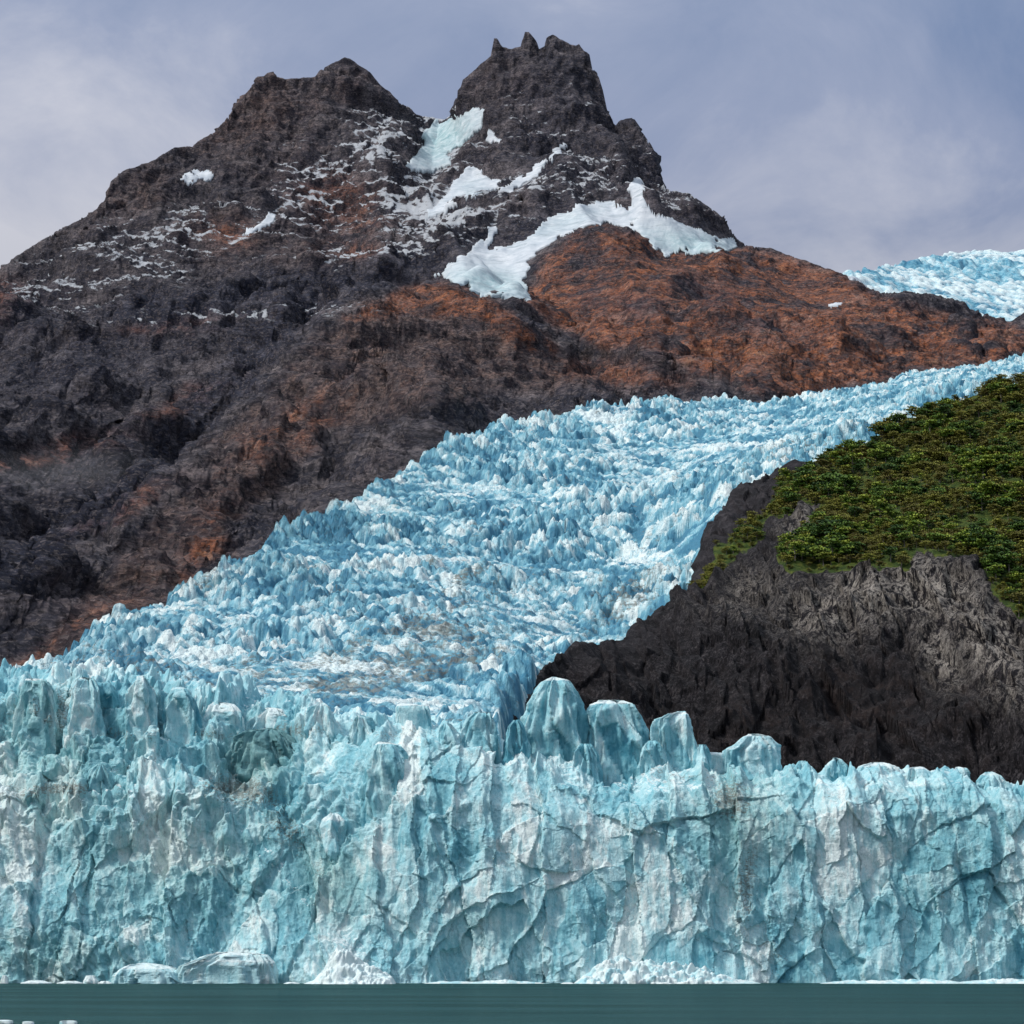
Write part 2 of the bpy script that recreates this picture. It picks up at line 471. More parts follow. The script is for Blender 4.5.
def mat_snow():
    t = NT('old snow')
    blue, dirt, _, _ = t.attr('zone')
    p = t.pos
    n = t.noise(t.scale(p, (.03, .02, .06)), 1.0, 8, .65, .6)
    base = t.mix(t.rng(n, .35, .7), (.42, .47, .53), (.64, .67, .71))
    bl = t.ramp(t.noise(p, .06, 8, .7, .5), [(.34, (.13, .29, .33)), (.5, (.33, .48, .51)), (.68, (.6, .68, .71))])
    base = t.mix(blue, base, bl)
    cr = t.noise(t.scale(p, (.02, .03, .12)), 1.0, 8, .7, 1.0)
    base = t.mix(t.rng(cr, .52, .66, 0, .75), base, (.24, .30, .34))
    bn = t.bump(t.noise(p, .05, 8, .65), 5, .6)
    return t.done(base, .7, bn, .2)

def mat_water():
    t = NT('glacial lake water')
    p = t.pos
    w1 = t.noise(t.scale(p, (.10, .35, .2)), 1.0, 6, .62, .4)
    w2 = t.noise(t.scale(p, (.5, 1.4, .5)), 1.0, 5, .6, .3)
    big = t.noise(t.scale(p, (.010, .035, .01)), 1.0, 3, .5)
    w0 = t.noise(t.scale(p, (.022, .05, .05)), 1.0, 4, .6)
    bn = t.bump(w0, 7.0, .8)
    bn = t.bump(w1, 3.0, .8, bn)
    bn = t.bump(w2, 1.0, .8, bn)
    base = t.mix(big, (.005, .026, .029), (.012, .048, .05))
    df = t.n.new('ShaderNodeBsdfDiffuse'); t.l.new(base, df.inputs[0])
    gl_ = t.n.new('ShaderNodeBsdfGlossy'); gl_.inputs[0].default_value = (.22, .36, .36, 1); gl_.inputs['Roughness'].default_value = .2; t.l.new(bn, gl_.inputs['Normal'])
    mx_ = t.n.new('ShaderNodeMixShader'); t.l.new(t.rng(big, .35, .65, .24, .36), mx_.inputs[0]); t.l.new(df.outputs[0], mx_.inputs[1]); t.l.new(gl_.outputs[0], mx_.inputs[2])
    t.l.new(mx_.outputs[0], t.n['Material Output'].inputs[0])
    return t.m

def mat_leaf():
    t = NT('beech leaves')
    tint, hue, _, _ = t.attr('tint')
    oi = t.n.new('ShaderNodeObjectInfo')
    f = t.math('ADD', t.math('MULTIPLY', tint, .55), t.math('MULTIPLY', t.math('FRACT', t.math('MULTIPLY', t.math('ADD', oi.outputs['Random'], hue), 7.13)), .45))
    base = t.ramp(f, [(.12, (.010, .028, .006)), (.38, (.028, .070, .010)), (.6, (.085, .155, .018)), (.85, (.23, .28, .03))])
    base = t.mix(t.rng(t.math('ADD', oi.outputs['Random'], hue), .93, .97, 0, .5), base, (.2, .14, .03))
    t.done(base, .7, None, .25)
    return t.m

def mat_bark():
    t = NT('pale bark')
    base = t.ramp(t.noise(t.scale(t.pos, (3, 3, .6)), 1.0, 5, .6), [(.35, (.09, .075, .06)), (.65, (.28, .25, .22))])
    return t.done(base, .9, None, .2)

M_MOUNT, M_HILL, M_SNOW, M_WATER, M_LEAF, M_BARK = mat_mountain(), mat_hill(), mat_snow(), mat_water(), mat_leaf(), mat_bark()
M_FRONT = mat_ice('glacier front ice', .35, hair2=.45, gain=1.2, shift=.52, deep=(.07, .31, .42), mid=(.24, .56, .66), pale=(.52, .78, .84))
M_STREAM = mat_ice('crevassed glacier ice', .11, gain=1.6, shift=.49, hair2=.8, deep=(.025, .18, .31), mid=(.17, .44, .57), pale=(.54, .73, .79))
M_BERG = mat_ice('floating ice', .6, shift=.66, deep=(.2, .5, .6), mid=(.45, .74, .82))

# ------------------------------------------------------------------ mountain
ICE_EDGE = [(-420,900,800),(-150,790,950),(0,705,1080),(45,680,1140),(80,655,1180),(110,630,1220),(140,611,1270),(180,596,1340),(230,571,1440),(260,551,1500),(300,531,1600),
            (345,506,1720),(385,486,1830),(400,470,1880),(450,442,2020),(500,424,2150),(550,419,2280),(600,410,2400),(630,405,2480),
            (700,405,2650),(775,409,2850),(815,405,2950),(840,396,3020),(880,384,3120),(910,376,3200),(955,371,3320),(1024,359,3500),(1250,340,4000)]
SKY = [(-420,420,4300),(-150,335,4400),(0,270,4600),(40,241,4700),(80,216,4800),(104,205,4880),(110,181,4900),(135,169,4950),(160,161,5000),(195,147,5080),(215,131,5150),
       (240,96,5250),(262,74,5330),(272,69,5350),(285,78,5350),(315,77,5380),(330,64,5400),(345,58,5400),(365,69,5400),(385,86,5420),(403,106,5450),(410,105,5460),
       (418,117,5500),(440,121,5550),(460,114,5400),(463,86,5330),(480,69,5310),(492,59,5300),(494,39,5300),(500,45,5300),(513,49,5300),(524,46,5300),(526,31,5300),(536,43,5300),
       (546,48,5300),(549,36,5290),(565,42,5290),(576,47,5290),(588,52,5280),(590,69,5270),(600,79,5250),(605,106,5230),(615,122,5200),(622,118,5180),(632,118,5150),(645,136,5110),
       (655,156,5060),(661,181,5000),(672,188,4960),(690,192,4920),(705,198,4880),(720,216,4840),(733,238,4780),(746,244,4700),(780,250,4680),(810,262,4680),(848,276,4700),
       (875,292,4720),(925,306,4760),(985,322,4800),(1024,328,4850),(1250,350,5000)]
SKYLINE = [(-150,335),(0,272),(15,257),(50,235),(90,215),(105,202),(112,180),(125,170),(150,162),(175,147),(192,147),(197,142),(215,132),(235,107),(255,82),(265,77),(271,68),(276,76),(285,79),(315,77),(320,70),(330,64),(345,57),(355,62),
    (370,72),(380,85),(390,92),(400,105),(410,107),(417,116),(445,119),(457,112),(460.5,109),(462.5,80),(472,72),(482,62.5),(492,55),(493,38),(497,38),(501.5,46),(511,49),(523,46),(524.5,32),(529,32),(537,41),(538.5,49),(545,46),(546,38),(553,35),(564,41),
    (576,46),(579,44),(583.6,51),(589.5,54),(590.5,70),(599,76),(601,94),(605,109),(615,125),(619,127),(621,119),(632,118),(638,127),(650,143),(657,156),(659,172),(664,185),(670,191),(689,193),(703,203),(720,215),(728,227),(732,236),(748,246),(771,248),(791,256),(810,262),(848,276),(875,292),(925,306),(985,322),(1024,328),(1250,350)]
SNOW = [
    [(419,150),(424,128),(440,121),(456,116),(470,108),(486,108),(484,126),(474,138),(455,150),(448,165),(430,174),(416,176),(405,164)],
    [(433,276),(452,262),(470,250),(487,238),(489,228),(500,222),(497,236),(490,248),(520,243),(545,222),(562,210),(590,203),(612,198),(617,206),(626,208),(631,202),(628,190),(633,176),(641,181),(646,199),(653,211),(690,227),(722,237),(748,245),(722,251),(690,255),(664,256),(652,247),(638,234),(622,226),(605,224),(575,231),(545,247),(530,263),(527,279),(532,293),(528,303),(505,301),(485,297),(462,286)],
    [(388,205),(400,212),(418,216),(432,208),(445,195),(455,180),(464,168),(474,163),(480,170),(490,178),(500,182),(498,190),(480,196),(462,206),(448,215),(430,219),(412,220),(396,215)],
    [(492,198),(505,186),(520,176),(538,163),(556,149),(566,146),(562,154),(545,168),(528,182),(514,194),(500,200)],
    [(478,145),(488,136),(492,128),(498,138),(505,145),(490,147)],
    [(174,180),(186,174),(200,171),(217,170),(216,176),(206,183),(192,184),(184,181)],
    [(218,246),(236,236),(252,226),(268,216),(277,213),(272,224),(262,232),(244,240),(228,248)],
    [(846,276),(856,273),(868,276),(874,286),(866,288),(854,284)],
    [(820,306),(830,303),(842,303),(840,307),(828,308)]]
mlines = [SKY]
mlines.append([(px, py + 150, Y + 520) for px, py, Y in SKY[::3]])
mlines.append([(-420, 900, 6900), (1400, 900, 6900)])
mlines.append([(px, py + 14, Y + 22) for px, py, Y in ICE_EDGE])
mlines.append([(px, 945, Y - 150) for px, py, Y in ICE_EDGE])
mlines += [
    # left summit wall and its foot
    [(110,206,4830),(150,198,4870),(200,168,5020),(225,160,5060),(262,150,5120),(290,152,5130),(312,118,5230),(345,100,5280),(400,118,5380)],
    [(60,262,4600),(110,240,4650),(200,222,4720),(300,205,4800),(380,196,4850),(400,215,4820)],
    # tower foot
    [(455,128,5320),(466,140,5200),(500,152,5120),(545,168,5040),(590,150,5080),(622,158,5040),(650,188,4950)],
    [(440,128,5480),(430,170,5120),(400,212,4850)],
    # ramp under the tower
    [(395,215,4820),(440,214,4820),(500,196,4800),(566,148,5040)],
    [(440,262,4250),(480,236,4400),(540,210,4560),(600,204,4560),(640,182,4860)],
    [(640,206,4500),(690,226,4600),(740,244,4640)],
    # brown dome
    [(528,296,4060),(540,272,4130),(565,248,4170),(600,233,4210),(632,236,4240),(655,252,4260),(700,258,4450),(746,253,4600)],
    [(528,292,4040),(545,318,3900),(575,345,3650),(600,378,3250),(625,396,2750)],
    [(600,300,3800),(650,330,3500),(700,352,3250),(760,385,3050)],
    [(700,300,4000),(780,310,3950),(860,322,3950),(940,330,4100),(1024,345,4200)],
    [(746,262,4450),(790,275,4450),(848,295,4450)],
    # near hump and its long spur
    [(330,322,3480),(370,298,3590),(430,277,3680),(470,292,3660),(510,312,3600),(545,340,3450),(580,372,3150),(612,398,2680)],
    [(330,322,3480),(300,360,3150),(260,420,2750),(215,470,2400),(170,525,2080),(120,590,1700),(60,662,1320)],
    [(430,330,3000),(440,380,2500),(430,430,2080)],
    [(340,420,2500),(340,470,2050)],
    # hollow behind the spur
    [(330,316,3800),(290,350,3500),(245,410,3050),(195,462,2700),(140,520,2350),(70,610,1800),(0,672,1300)],
    [(120,540,2400),(60,560,2250),(0,585,2100)],
    # second spur and dark cliff band
    [(240,305,4000),(200,340,3800),(150,395,3400),(90,455,2950),(0,500,2650)],
    [(0,440,3000),(70,420,3200),(120,380,3500)],
    [(100,318,4150),(200,318,4120),(300,302,4080),(380,282,4080),(436,272,4100)],
    [(100,300,4220),(200,296,4220),(300,276,4220),(400,252,4250),(450,244,4300)],
    [(-420,560,3000),(0,360,3800),(60,330,4000)],
]
AMIN, AMAX = -.34, .34
YM0, YM1 = 800., 7000.
NA, NY = 681, 520
H = solve(mlines, AMIN, AMAX, YM0, YM1, NA, NY)
H = smooth1(H, 1)
am = cols(AMIN, AMAX, 1120)
X, Y, Z = arc_rows(H, np.linspace(YM0, YM1, NY), am, AMIN, AMAX, 960)
skyY = np.interp(am, [at(*p)[0] / p[2] for p in SKY], [p[2] for p in SKY])[None, :]
footY = np.interp(am, [at(*p)[0] / p[2] for p in ICE_EDGE], [p[2] for p in ICE_EDGE])[None, :]
near_sky = np.exp(-((Y - skyY) / 130.) ** 2)
Z = Z * sstep(-260, -60, Y - footY) - 12 * sstep(-60, -260, Y - footY)
rise = sstep(20, 500, Y - footY)
PX, PY = pix(X, Y, Z)
# gullies and spurs, then broken strata, then fine crags
wx = 120 * noise(X / 420, Y / 420, Z / 420, 31)
g = fbm((X + wx) / 190, (Y + wx) / 900, Z / 800, 4, 11, .5, ridged=True) - .42
g2 = fbm((X + wx) / 330, (Y + wx) / 330, Z / 400, 5, 13, .5) 
hollow = sstep(-14, 14, inpoly(PX, PY, [(440,266),(345,296),(292,343),(242,393),(192,443),(130,498),(60,560),(0,590),(0,560),(80,510),(150,450),(205,395),(250,345),(300,305),(400,262)]))
Z = Z - 38 * hollow
soft = 1 - .6 * np.clip(blob(PX, PY, [(600,290,130,60,10,1),(780,300,150,50,10,1)]), 0, 1)
Z = Z + (g * 95 + g2 * 34) * rise * (1 - .9 * near_sky) * soft
tall = sstep(250, 130, PY) * sstep(400, 380, np.abs(PX - 360))
N = grid_normals(X, Y, Z)
calm0 = 1 - .7 * np.clip(blob(PX, PY, [(600,290,130,55,10,1),(760,290,140,40,10,1),(440,300,90,30,10,.9)]), 0, 1)
warp = 40 * fbm(X / 500, Y / 500, Z / 500, 3, 41)
ph = (Z + .16 * X + .05 * Y + warp) / 34.
saw = ph - np.floor(ph)
step = sstep(.0, .75, saw) - saw
ph2 = (Z + .1 * X + warp * .8) / 13.; saw2 = ph2 - np.floor(ph2); step2 = sstep(0, .8, saw2) - saw2
strat_amt = .35 + .65 * sstep(-.2, .3, noise(X / 600, Y / 600, Z / 300, 51))
ph0 = (Z + .12 * X + warp * 1.5) / 92.; saw0 = ph0 - np.floor(ph0); step0 = sstep(0, .7, saw0) - saw0
d = step0 * 44 * calm0 * sstep(-.3, .2, noise(X / 420, Y / 420, Z / 200, 53)) + step * 17 * strat_amt + step2 * 6 * strat_amt
crag = fbm(X / 95, Y / 95, Z / 130, 6, 61, .55, ridged=True) - .4
flut = fbm(X / 34, Y / 34, Z / 150, 4, 71, .55, ridged=True) - .4
steepn = 1 - np.clip(N[..., 2], 0, 1)
calm = 1 - .55 * np.clip(blob(PX, PY, [(600,290,130,55,10,1),(760,290,140,40,10,1),(440,300,90,30,10,.9)]), 0, 1)
d = d + crag * (17 * calm) + flut * (5 + 15 * steepn) * calm
crag2 = fbm(X / 30, Y / 30, Z / 36, 5, 77, .58, ridged=True) - .4
fine = fbm(X / 11, Y / 11, Z / 14, 4, 81, .65)
d = d + fine * 3.6 + crag2 * 10 * calm
snowmask = np.zeros(PX.shape)
box = (PX > 150) & (PX < 900) & (PY > 90) & (PY < 380)
for q in SNOW:
    snowmask[box] = np.maximum(snowmask[box], sstep(-5, 3, inpoly(PX[box], PY[box], q)))
amp = (.25 + .75 * sstep(0, 160, Y - footY)) * (1 - .93 * snowmask)
X = X + N[..., 0] * d * amp; Y = Y + N[..., 1] * d * amp; Z = Z + N[..., 2] * d * amp
# the crest keeps the outline of its spires and notches
cj = np.arange(len(am))
for wid, lat in ((130., 25), (60., 8), (16., 0), (10., 0)):
    PX, PY = pix(X, Y, Z)
    nearc = np.abs(Y - skyY) < 260
    top_py = np.where(nearc, PY, 9999).min(0); jt = np.where(nearc, PY, 9999).argmin(0)
    pxc = PX[jt, cj]
    want = np.interp(pxc, [p[0] for p in SKYLINE], [p[1] for p in SKYLINE]) + 1.5 * fbm(pxc / 6, pxc * 0, pxc * 0, 3, 95)
    dz = np.where(top_py < 9000, (top_py - want), 0) * skyY[0] / F
    if lat: dz = np.convolve(np.pad(dz, lat, mode='edge'), np.ones(2 * lat + 1) / (2 * lat + 1), 'valid')
    Z = Z + dz[None, :] * np.exp(-((Y - Y[jt, cj][None, :]) / wid) ** 2)
PX, PY = pix(X, Y, Z)
jit = 22 * fbm(PX / 60, PY / 30, 0 * PX, 5, 91)
qx, qy = PX + jit, PY + jit * .7
def soft_poly(poly, w): return sstep(-w, w, inpoly(qx, qy, poly))
rust = np.maximum(soft_poly([(528,302),(540,264),(570,238),(600,224),(640,232),(660,254),(745,248),(790,258),(848,278),(870,295),(930,310),(1024,330),(1300,340),(1300,352),(1024,352),(955,367),(880,380),(800,398),(740,385),(660,350),(600,345),(555,325)], 8),
    soft_poly([(432,277),(470,288),(510,312),(560,350),(520,348),(470,322),(400,312),(345,322),(390,292)], 6))
rust = np.maximum(rust, blob(qx, qy, [(40,458,70,9,-14,.95),(0,300,25,16,0,.9),(175,326,60,6,-8,.95),(345,205,40,24,20,.6),(205,540,16,40,25,.9),(320,430,30,10,-40,.7),(110,510,60,7,-28,.8),(60,640,70,7,-33,.9),(190,400,50,7,-25,.7),(280,425,60,8,-38,.7),(230,235,22,14,0,.7),(350,250,30,10,0,.6),(620,375,60,12,5,.8)]))
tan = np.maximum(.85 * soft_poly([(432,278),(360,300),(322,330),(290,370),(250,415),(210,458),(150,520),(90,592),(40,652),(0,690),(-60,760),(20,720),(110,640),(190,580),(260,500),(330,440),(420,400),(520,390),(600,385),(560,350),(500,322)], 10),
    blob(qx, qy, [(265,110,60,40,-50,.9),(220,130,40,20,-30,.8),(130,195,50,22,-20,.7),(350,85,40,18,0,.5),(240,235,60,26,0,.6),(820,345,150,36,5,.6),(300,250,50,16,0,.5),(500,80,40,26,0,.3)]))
snowz = blob(qx, qy, [(380,140,36,30,10,1),(400,190,60,30,10,.85),(330,165,60,24,-10,.62),(180,235,120,24,-12,.5),(540,118,50,30,0,.62),(310,205,60,24,-10,.66),(100,270,80,22,-8,.55),(560,185,80,26,-15,.5),(450,215,60,30,-10,.85),(380,250,120,12,-6,.4),(60,290,50,22,0,.42),(660,180,60,40,30,.3),(230,316,140,9,-3,.36),(440,140,40,40,0,.8)])
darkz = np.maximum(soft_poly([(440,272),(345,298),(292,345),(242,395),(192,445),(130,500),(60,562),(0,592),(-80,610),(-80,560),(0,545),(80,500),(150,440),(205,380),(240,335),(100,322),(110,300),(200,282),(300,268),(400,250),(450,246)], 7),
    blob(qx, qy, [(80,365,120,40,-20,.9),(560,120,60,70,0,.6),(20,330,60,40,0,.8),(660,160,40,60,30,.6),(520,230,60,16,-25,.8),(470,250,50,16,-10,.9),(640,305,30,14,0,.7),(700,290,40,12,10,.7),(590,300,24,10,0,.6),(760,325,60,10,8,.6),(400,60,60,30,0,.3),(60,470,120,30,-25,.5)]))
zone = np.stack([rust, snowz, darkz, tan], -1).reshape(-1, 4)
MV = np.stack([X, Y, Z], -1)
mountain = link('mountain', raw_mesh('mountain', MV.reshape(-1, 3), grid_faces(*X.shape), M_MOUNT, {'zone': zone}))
tag(mountain, 'dark craggy mountain with two summits and rust brown lower ridges above the glacier', 'mountain', kind='structure')
MX, MY, MZ, MPX, MPY = X, Y, Z, PX, PY

# ------------------------------------------------------------------ snowfields and hanging ice lying on the mountain
def lie_on_mountain(name, poly, label, cat, thick, blue, wob=5.0, dirt=0.0, group=None):
    P = np.array(poly, float); x0, y0 = P.min(0) - 8; x1, y1 = P.max(0) + 8
    vis = (MPX > x0) & (MPX < x1) & (MPY > y0) & (MPY < y1) & (MY < skyY + 25)
    r, c = np.where(vis)
    r0, r1, c0, c1 = r.min(), r.max() + 1, c.min(), c.max() + 1
    Xs, Ys, Zs = MX[r0:r1, c0:c1].copy(), MY[r0:r1, c0:c1].copy(), MZ[r0:r1, c0:c1].copy()
    S = [smooth1(q, 6) for q in (Xs, Ys, Zs)]
    sx, sy = pix(*S)
    w = wob * fbm(sx / 14, sy / 8, 0 * sx, 4, 17) * 1.8
    w = w + 2.2 * fbm(sx / 5, sy / 3, 0 * sx, 4, 19)
    D = inpoly(sx, sy, poly) + w
    okk = (D > 0) & vis[r0:r1, c0:c1]
    ok = np.zeros_like(okk); ok[np.unravel_index(np.argmax(np.where(okk, D, -1e9)), D.shape)] = True
    while True:                                   # keep the one connected sheet
        q = ok.copy(); q[1:] |= ok[:-1]; q[:-1] |= ok[1:]; q[:, 1:] |= ok[:, :-1]; q[:, :-1] |= ok[:, 1:]
        q &= okk
        if (q == ok).all(): break
        ok = q
    n = grid_normals(*[smooth1(q, 4) for q in S])
    up = .3 * thick * np.sqrt(np.clip(D / 6., 0, 1)) + 1.2
    k = .9
    crev = fbm(Xs / 30, Ys / 60, Zs / 14, 4, 23, ridged=True) - .45
    up = up + crev * 1.6 * np.clip(D / 4, 0, 1)
    Xs, Ys, Zs = (a * (1 - k) + b * k + n[..., i] * up for i, (a, b) in enumerate(zip((Xs, Ys, Zs), S)))
    rr, cc = ok.shape
    F4 = grid_faces(rr, cc)
    keep = ok.ravel()[F4].all(1)
    F4 = F4[keep]
    V = np.stack([Xs, Ys, Zs], -1).reshape(-1, 3)
    used, inv = np.unique(F4, return_inverse=True)
    top = V[used]
    F4 = inv.reshape(F4.shape)
    # a skirt gives the sheet its edge thickness
    e = np.concatenate([F4[:, [0, 1]], F4[:, [1, 2]], F4[:, [2, 3]], F4[:, [3, 0]]])
    key = np.sort(e, 1); _, i0, cnt = np.unique(key, axis=0, return_index=True, return_counts=True)
    be = e[i0[cnt == 1]]
    m = len(top)
    low = top.copy(); nn = n.reshape(-1, 3)[used]; low -= nn * (thick + 6)
    side = np.stack([be[:, 1], be[:, 0], be[:, 0] + m, be[:, 1] + m], 1)
    A = np.zeros((2 * m, 2)); bl = np.clip(blob(sx, sy, blue), 0, 1).ravel()[used]
    A[:m, 0] = bl; A[m:, 0] = bl
    o = link(name, raw_mesh(name, np.concatenate([top, low]), np.concatenate([F4, side]), M_SNOW, {'zone': A}))
    tag(o, label, cat, group)
    return o

lie_on_mountain('hanging_glacier', SNOW[0],
    'pale blue hanging glacier in the saddle between the two summits', 'glacier', 15, [(445,140,40,25,-40,.9)])
lie_on_mountain('snowfield', SNOW[1],
    'broad white snowfield with two wings wrapping the top of the rust brown dome', 'snowfield', 8, [(690,245,50,14,8,.7),(490,285,45,14,10,.8),(560,225,40,10,-20,.3)])
lie_on_mountain('snowfield', SNOW[2],
    'curved snow apron with fine grooves under the saddle ice', 'snowfield', 6, [(470,190,15,12,0,.2)])
lie_on_mountain('snowfield', SNOW[3],
    'straight narrow snow ramp slanting up beneath the right summit tower', 'snowfield', 4, [])
lie_on_mountain('snow_patch', SNOW[4],
    'small triangular snow patch at the foot of the tower beside the hanging glacier', 'snow patch', 3, [])
lie_on_mountain('snow_patch', SNOW[5],
    'flat snow patch on a ledge of the left shoulder', 'snow patch', 3, [])
lie_on_mountain('snow_patch', SNOW[6],
    'thin slanting snow streak below the left summit', 'snow patch', 3, [])
lie_on_mountain('snow_patch', SNOW[7],
    'white snow lip where the brown ridge meets the far ice', 'snow patch', 22, [])
lie_on_mountain('snow_patch', SNOW[8],
    'tiny snow patch on the rust brown ridge below the far ice', 'snow patch', 4, [], wob=1.6)

# ------------------------------------------------------------------ far ice field
FLOW = [(838,276,4760),(850,279,4760),(870,293,4790),(900,302,4810),(925,307,4830),(960,313,4850),(985,322,4870),(1024,326,4900),(1300,345,5000)]
FTOP = [(838,276,4800),(850,275,4900),(875,271,5300),(900,266,5700),(925,261,6000),(950,254,6300),(965,255,6350),(980,250,6400),(1005,252,6450),(1024,250,6500),(1300,245,6600)]
fl = [FLOW, FTOP, [(p[0], p[1] + 40, p[2] + 300) for p in FTOP], [(p[0], p[1] + 30, p[2] - 90) for p in FLOW]]
FA0, FA1 = .128, .32
Hf = solve(fl, FA0, FA1, 4600., 6900., 240, 240)
a = np.linspace(FA0, FA1, 420)
X, Y, Z = arc_rows(Hf, np.linspace(4600., 6900., 240), a, FA0, FA1, 300)
b1, tone = blocks(X / 46, Y / 70, 501, .25, 2.2, .5)
b2, t2 = blocks(X / 20, Y / 30, 511, .25, 2.4, .6)
rough = sstep(-.1, .35, noise(X / 300, Y / 300, 0 * X, 3))
Z = Z + b1 * 12 * rough + b2 * 7 + 10 * fbm(X / 200, Y / 260, 0 * X, 4, 5)
zone = np.stack([.25 + .35 * tone + .15 * t2, .5 - .25 * rough + .25 * b2, 0 * X, 0 * X], -1).reshape(-1, 4)
o = link('ice_field', raw_mesh('ice_field', np.stack([X, Y, Z], -1).reshape(-1, 3), grid_faces(*X.shape), M_STREAM, {'zone': zone}))
tag(o, 'pale blue ice field on the skyline beyond the rust brown ridge', 'ice field')

# ------------------------------------------------------------------ glacier stream
inner = [(px, py + 3, Y) for px, py, Y in ICE_EDGE]
gl = [inner,
      [(px, py + 40, Y + 70) for px, py, Y in ICE_EDGE],
      [(-420,760,860),(-100,712,880),(0,704,880),(100,700,890),(200,712,900),(300,718,910),(400,722,915),(500,724,940),(510,716,960),(560,800,980),(700,840,1000),(1250,860,1000)],
      [(516,715,975),(545,660,1230),(620,634,1360),(690,582,1480),(705,530,1540),(740,478,1640),(820,453,1760),(900,411,1950),(1024,367,2250),(1250,330,2600)],
      [(1250,330,2600),(1250,345,3800)],
      [(200,650,1130),(330,640,1180),(450,640,1200)],
      [(330,580,1420),(450,560,1530),(560,570,1560),(640,560,1620)],
      [(450,490,1850),(560,480,1950),(680,480,2000)],
      [(600,435,2200),(720,430,2330),(800,428,2400)],
      [(-420,860,700),(1300,860,700)]]
GA0, GA1, GY0, GY1 = -.34, .34, 700., 4300.
Hg = solve(gl, GA0, GA1, GY0, GY1, 480, 420)
a = cols(GA0, GA1, 1240)
y1 = np.interp(a, [at(*p)[0] / p[2] for p in ICE_EDGE], [p[2] for p in ICE_EDGE]) + 55
y0 = np.full(a.shape, 862.) 
s = np.linspace(0, 1, 900)[:, None] ** 1.15
Y = y0 + (y1 - y0) * s
X = a * Y
Z = resample(Hg, np.tile((a - GA0) / (GA1 - GA0), (900, 1)), (Y - GY0) / (GY1 - GY0))
HRIDGE = [(440,950),(505,1010),(530,1060),(545,1130),(570,1180),(620,1250),(660,1310),(699,1410),(738,1530),(820,1590),(910,1650),(1024,1730),(1250,1820)]
hy = np.interp(a, [at(p[0], 700, 1000.)[0] / 1000. for p in HRIDGE], [p[1] for p in HRIDGE])[None, :]
Z = Z - 70 * sstep(-10, 90, hy - Y) * sstep(at(498,700,1.)[0], at(512,700,1.)[0], X / Y)
edge = (y1 - 55 - Y)
PX, PY = pix(X, Y, Z)
wx = 9 * fbm(X / 60, Y / 60, 0 * X, 3, 141); wy = 9 * fbm(X / 60, Y / 60, 0 * X, 3, 151)
# flow-aligned coordinates: crevasses run roughly across the flow
U = .95 * X - .31 * Y + wx; W = .31 * X + .95 * Y + wy          # across and along the flow
B0, T0 = blocks(U / 44, W / 34, 201, .3, 2.0, .5)
B1, T1 = blocks(U / 12.5, W / 10, 211, .34, 2.9, .9, aniso=.5)
B2, T2 = blocks(U / 5.4, W / 4.6, 221, .3, 2.8, .9, aniso=.5)
B3, T3 = blocks(U / 3.1, W / 2.6, 231, .2, 2.2, .9, aniso=.5)
calm = np.clip(blob(PX, PY, [(380,675,150,34,-8,1),(300,690,100,16,0,.8),(470,650,50,20,0,.6),(760,440,120,24,-12,.75),(600,580,60,12,-5,.55),(930,385,90,16,-20,.5),(260,615,20,20,0,.6),(430,545,50,12,-20,.6),(620,490,60,12,-10,.5)]), 0, 1)
wild = (1 - .8 * calm) * (.3 + 1.15 * sstep(-.3, .35, fbm(U / 150, W / 110, 0 * X, 3, 161)))
margin = sstep(120, 10, edge)
amp = wild * (1 + .35 * margin) * (1 - .35 * sstep(1.0, 1.5, wild) * margin)
Z = Z + 5 * B0 * amp + 5.4 * B1 * amp + 2.4 * B2 * (.3 + .7 * amp) + 1.2 * B3 * (.4 + .6 * amp) + 5 * fbm(X / 130, Y / 130, 0 * X, 4, 171)
Z = Z + 1.0 * fbm(X / 4, Y / 4, 0 * X, 3, 181) * (.5 + amp)
Z = Z + calm * 2.2 * (fbm(U / 9, W / 120, 0 * X, 4, 191, ridged=True) - .4)
Z = np.where(edge < 0, Z - 1.1 * np.minimum(55, -edge), Z)
nz = grid_normals(X, Y, Z)[..., 2]
tone = .02 + .36 * T1 + .26 * T2 + .2 * T3 + .16 * np.clip(B1, -.4, 1)
belt = sstep(.0, .3, fbm(U / 90, W / 75, 0 * X, 5, 235, .6))
firn = sstep(.12, .4, fbm(U / 70, W / 110, 0 * X, 4, 237))
tone = tone - .2 * belt + .16 * firn
crust = .1 - .16 * belt + .32 * firn + .42 * sstep(.5, .95, nz) * (.4 + .6 * T1) + .22 * sstep(.0, .4, noise(X / 90, Y / 60, 0 * X, 201)) + .25 * calm * noise(X / 40, Y / 30, 0 * X, 211) 
medial = blob(PX, PY, [(380,680,130,18,-10,.4),(200,690,120,14,0,.3),(470,600,60,60,-30,.25),(640,600,60,20,-30,.35),(760,460,100,12,-12,.3),(440,640,80,20,0,.4)])
dirt = .12 + .1 * sstep(520, 680, PY) + medial * 1.3 + .3 * sstep(.05, .4, fbm(U / 9, W / 160, 0 * X, 4, 221)) + .15 * sstep(.0, .4, noise(X / 50, Y / 50, 0 * X, 225))
zone = np.stack([tone, crust, dirt, .1 + 0 * X], -1).reshape(-1, 4)
o = link('glacier', raw_mesh('glacier', np.stack([X, Y, Z], -1).reshape(-1, 3), grid_faces(*X.shape), M_STREAM, {'zone': zone}))
tag(o, 'heavily crevassed blue glacier pouring down between the mountain and the green headland', 'glacier')

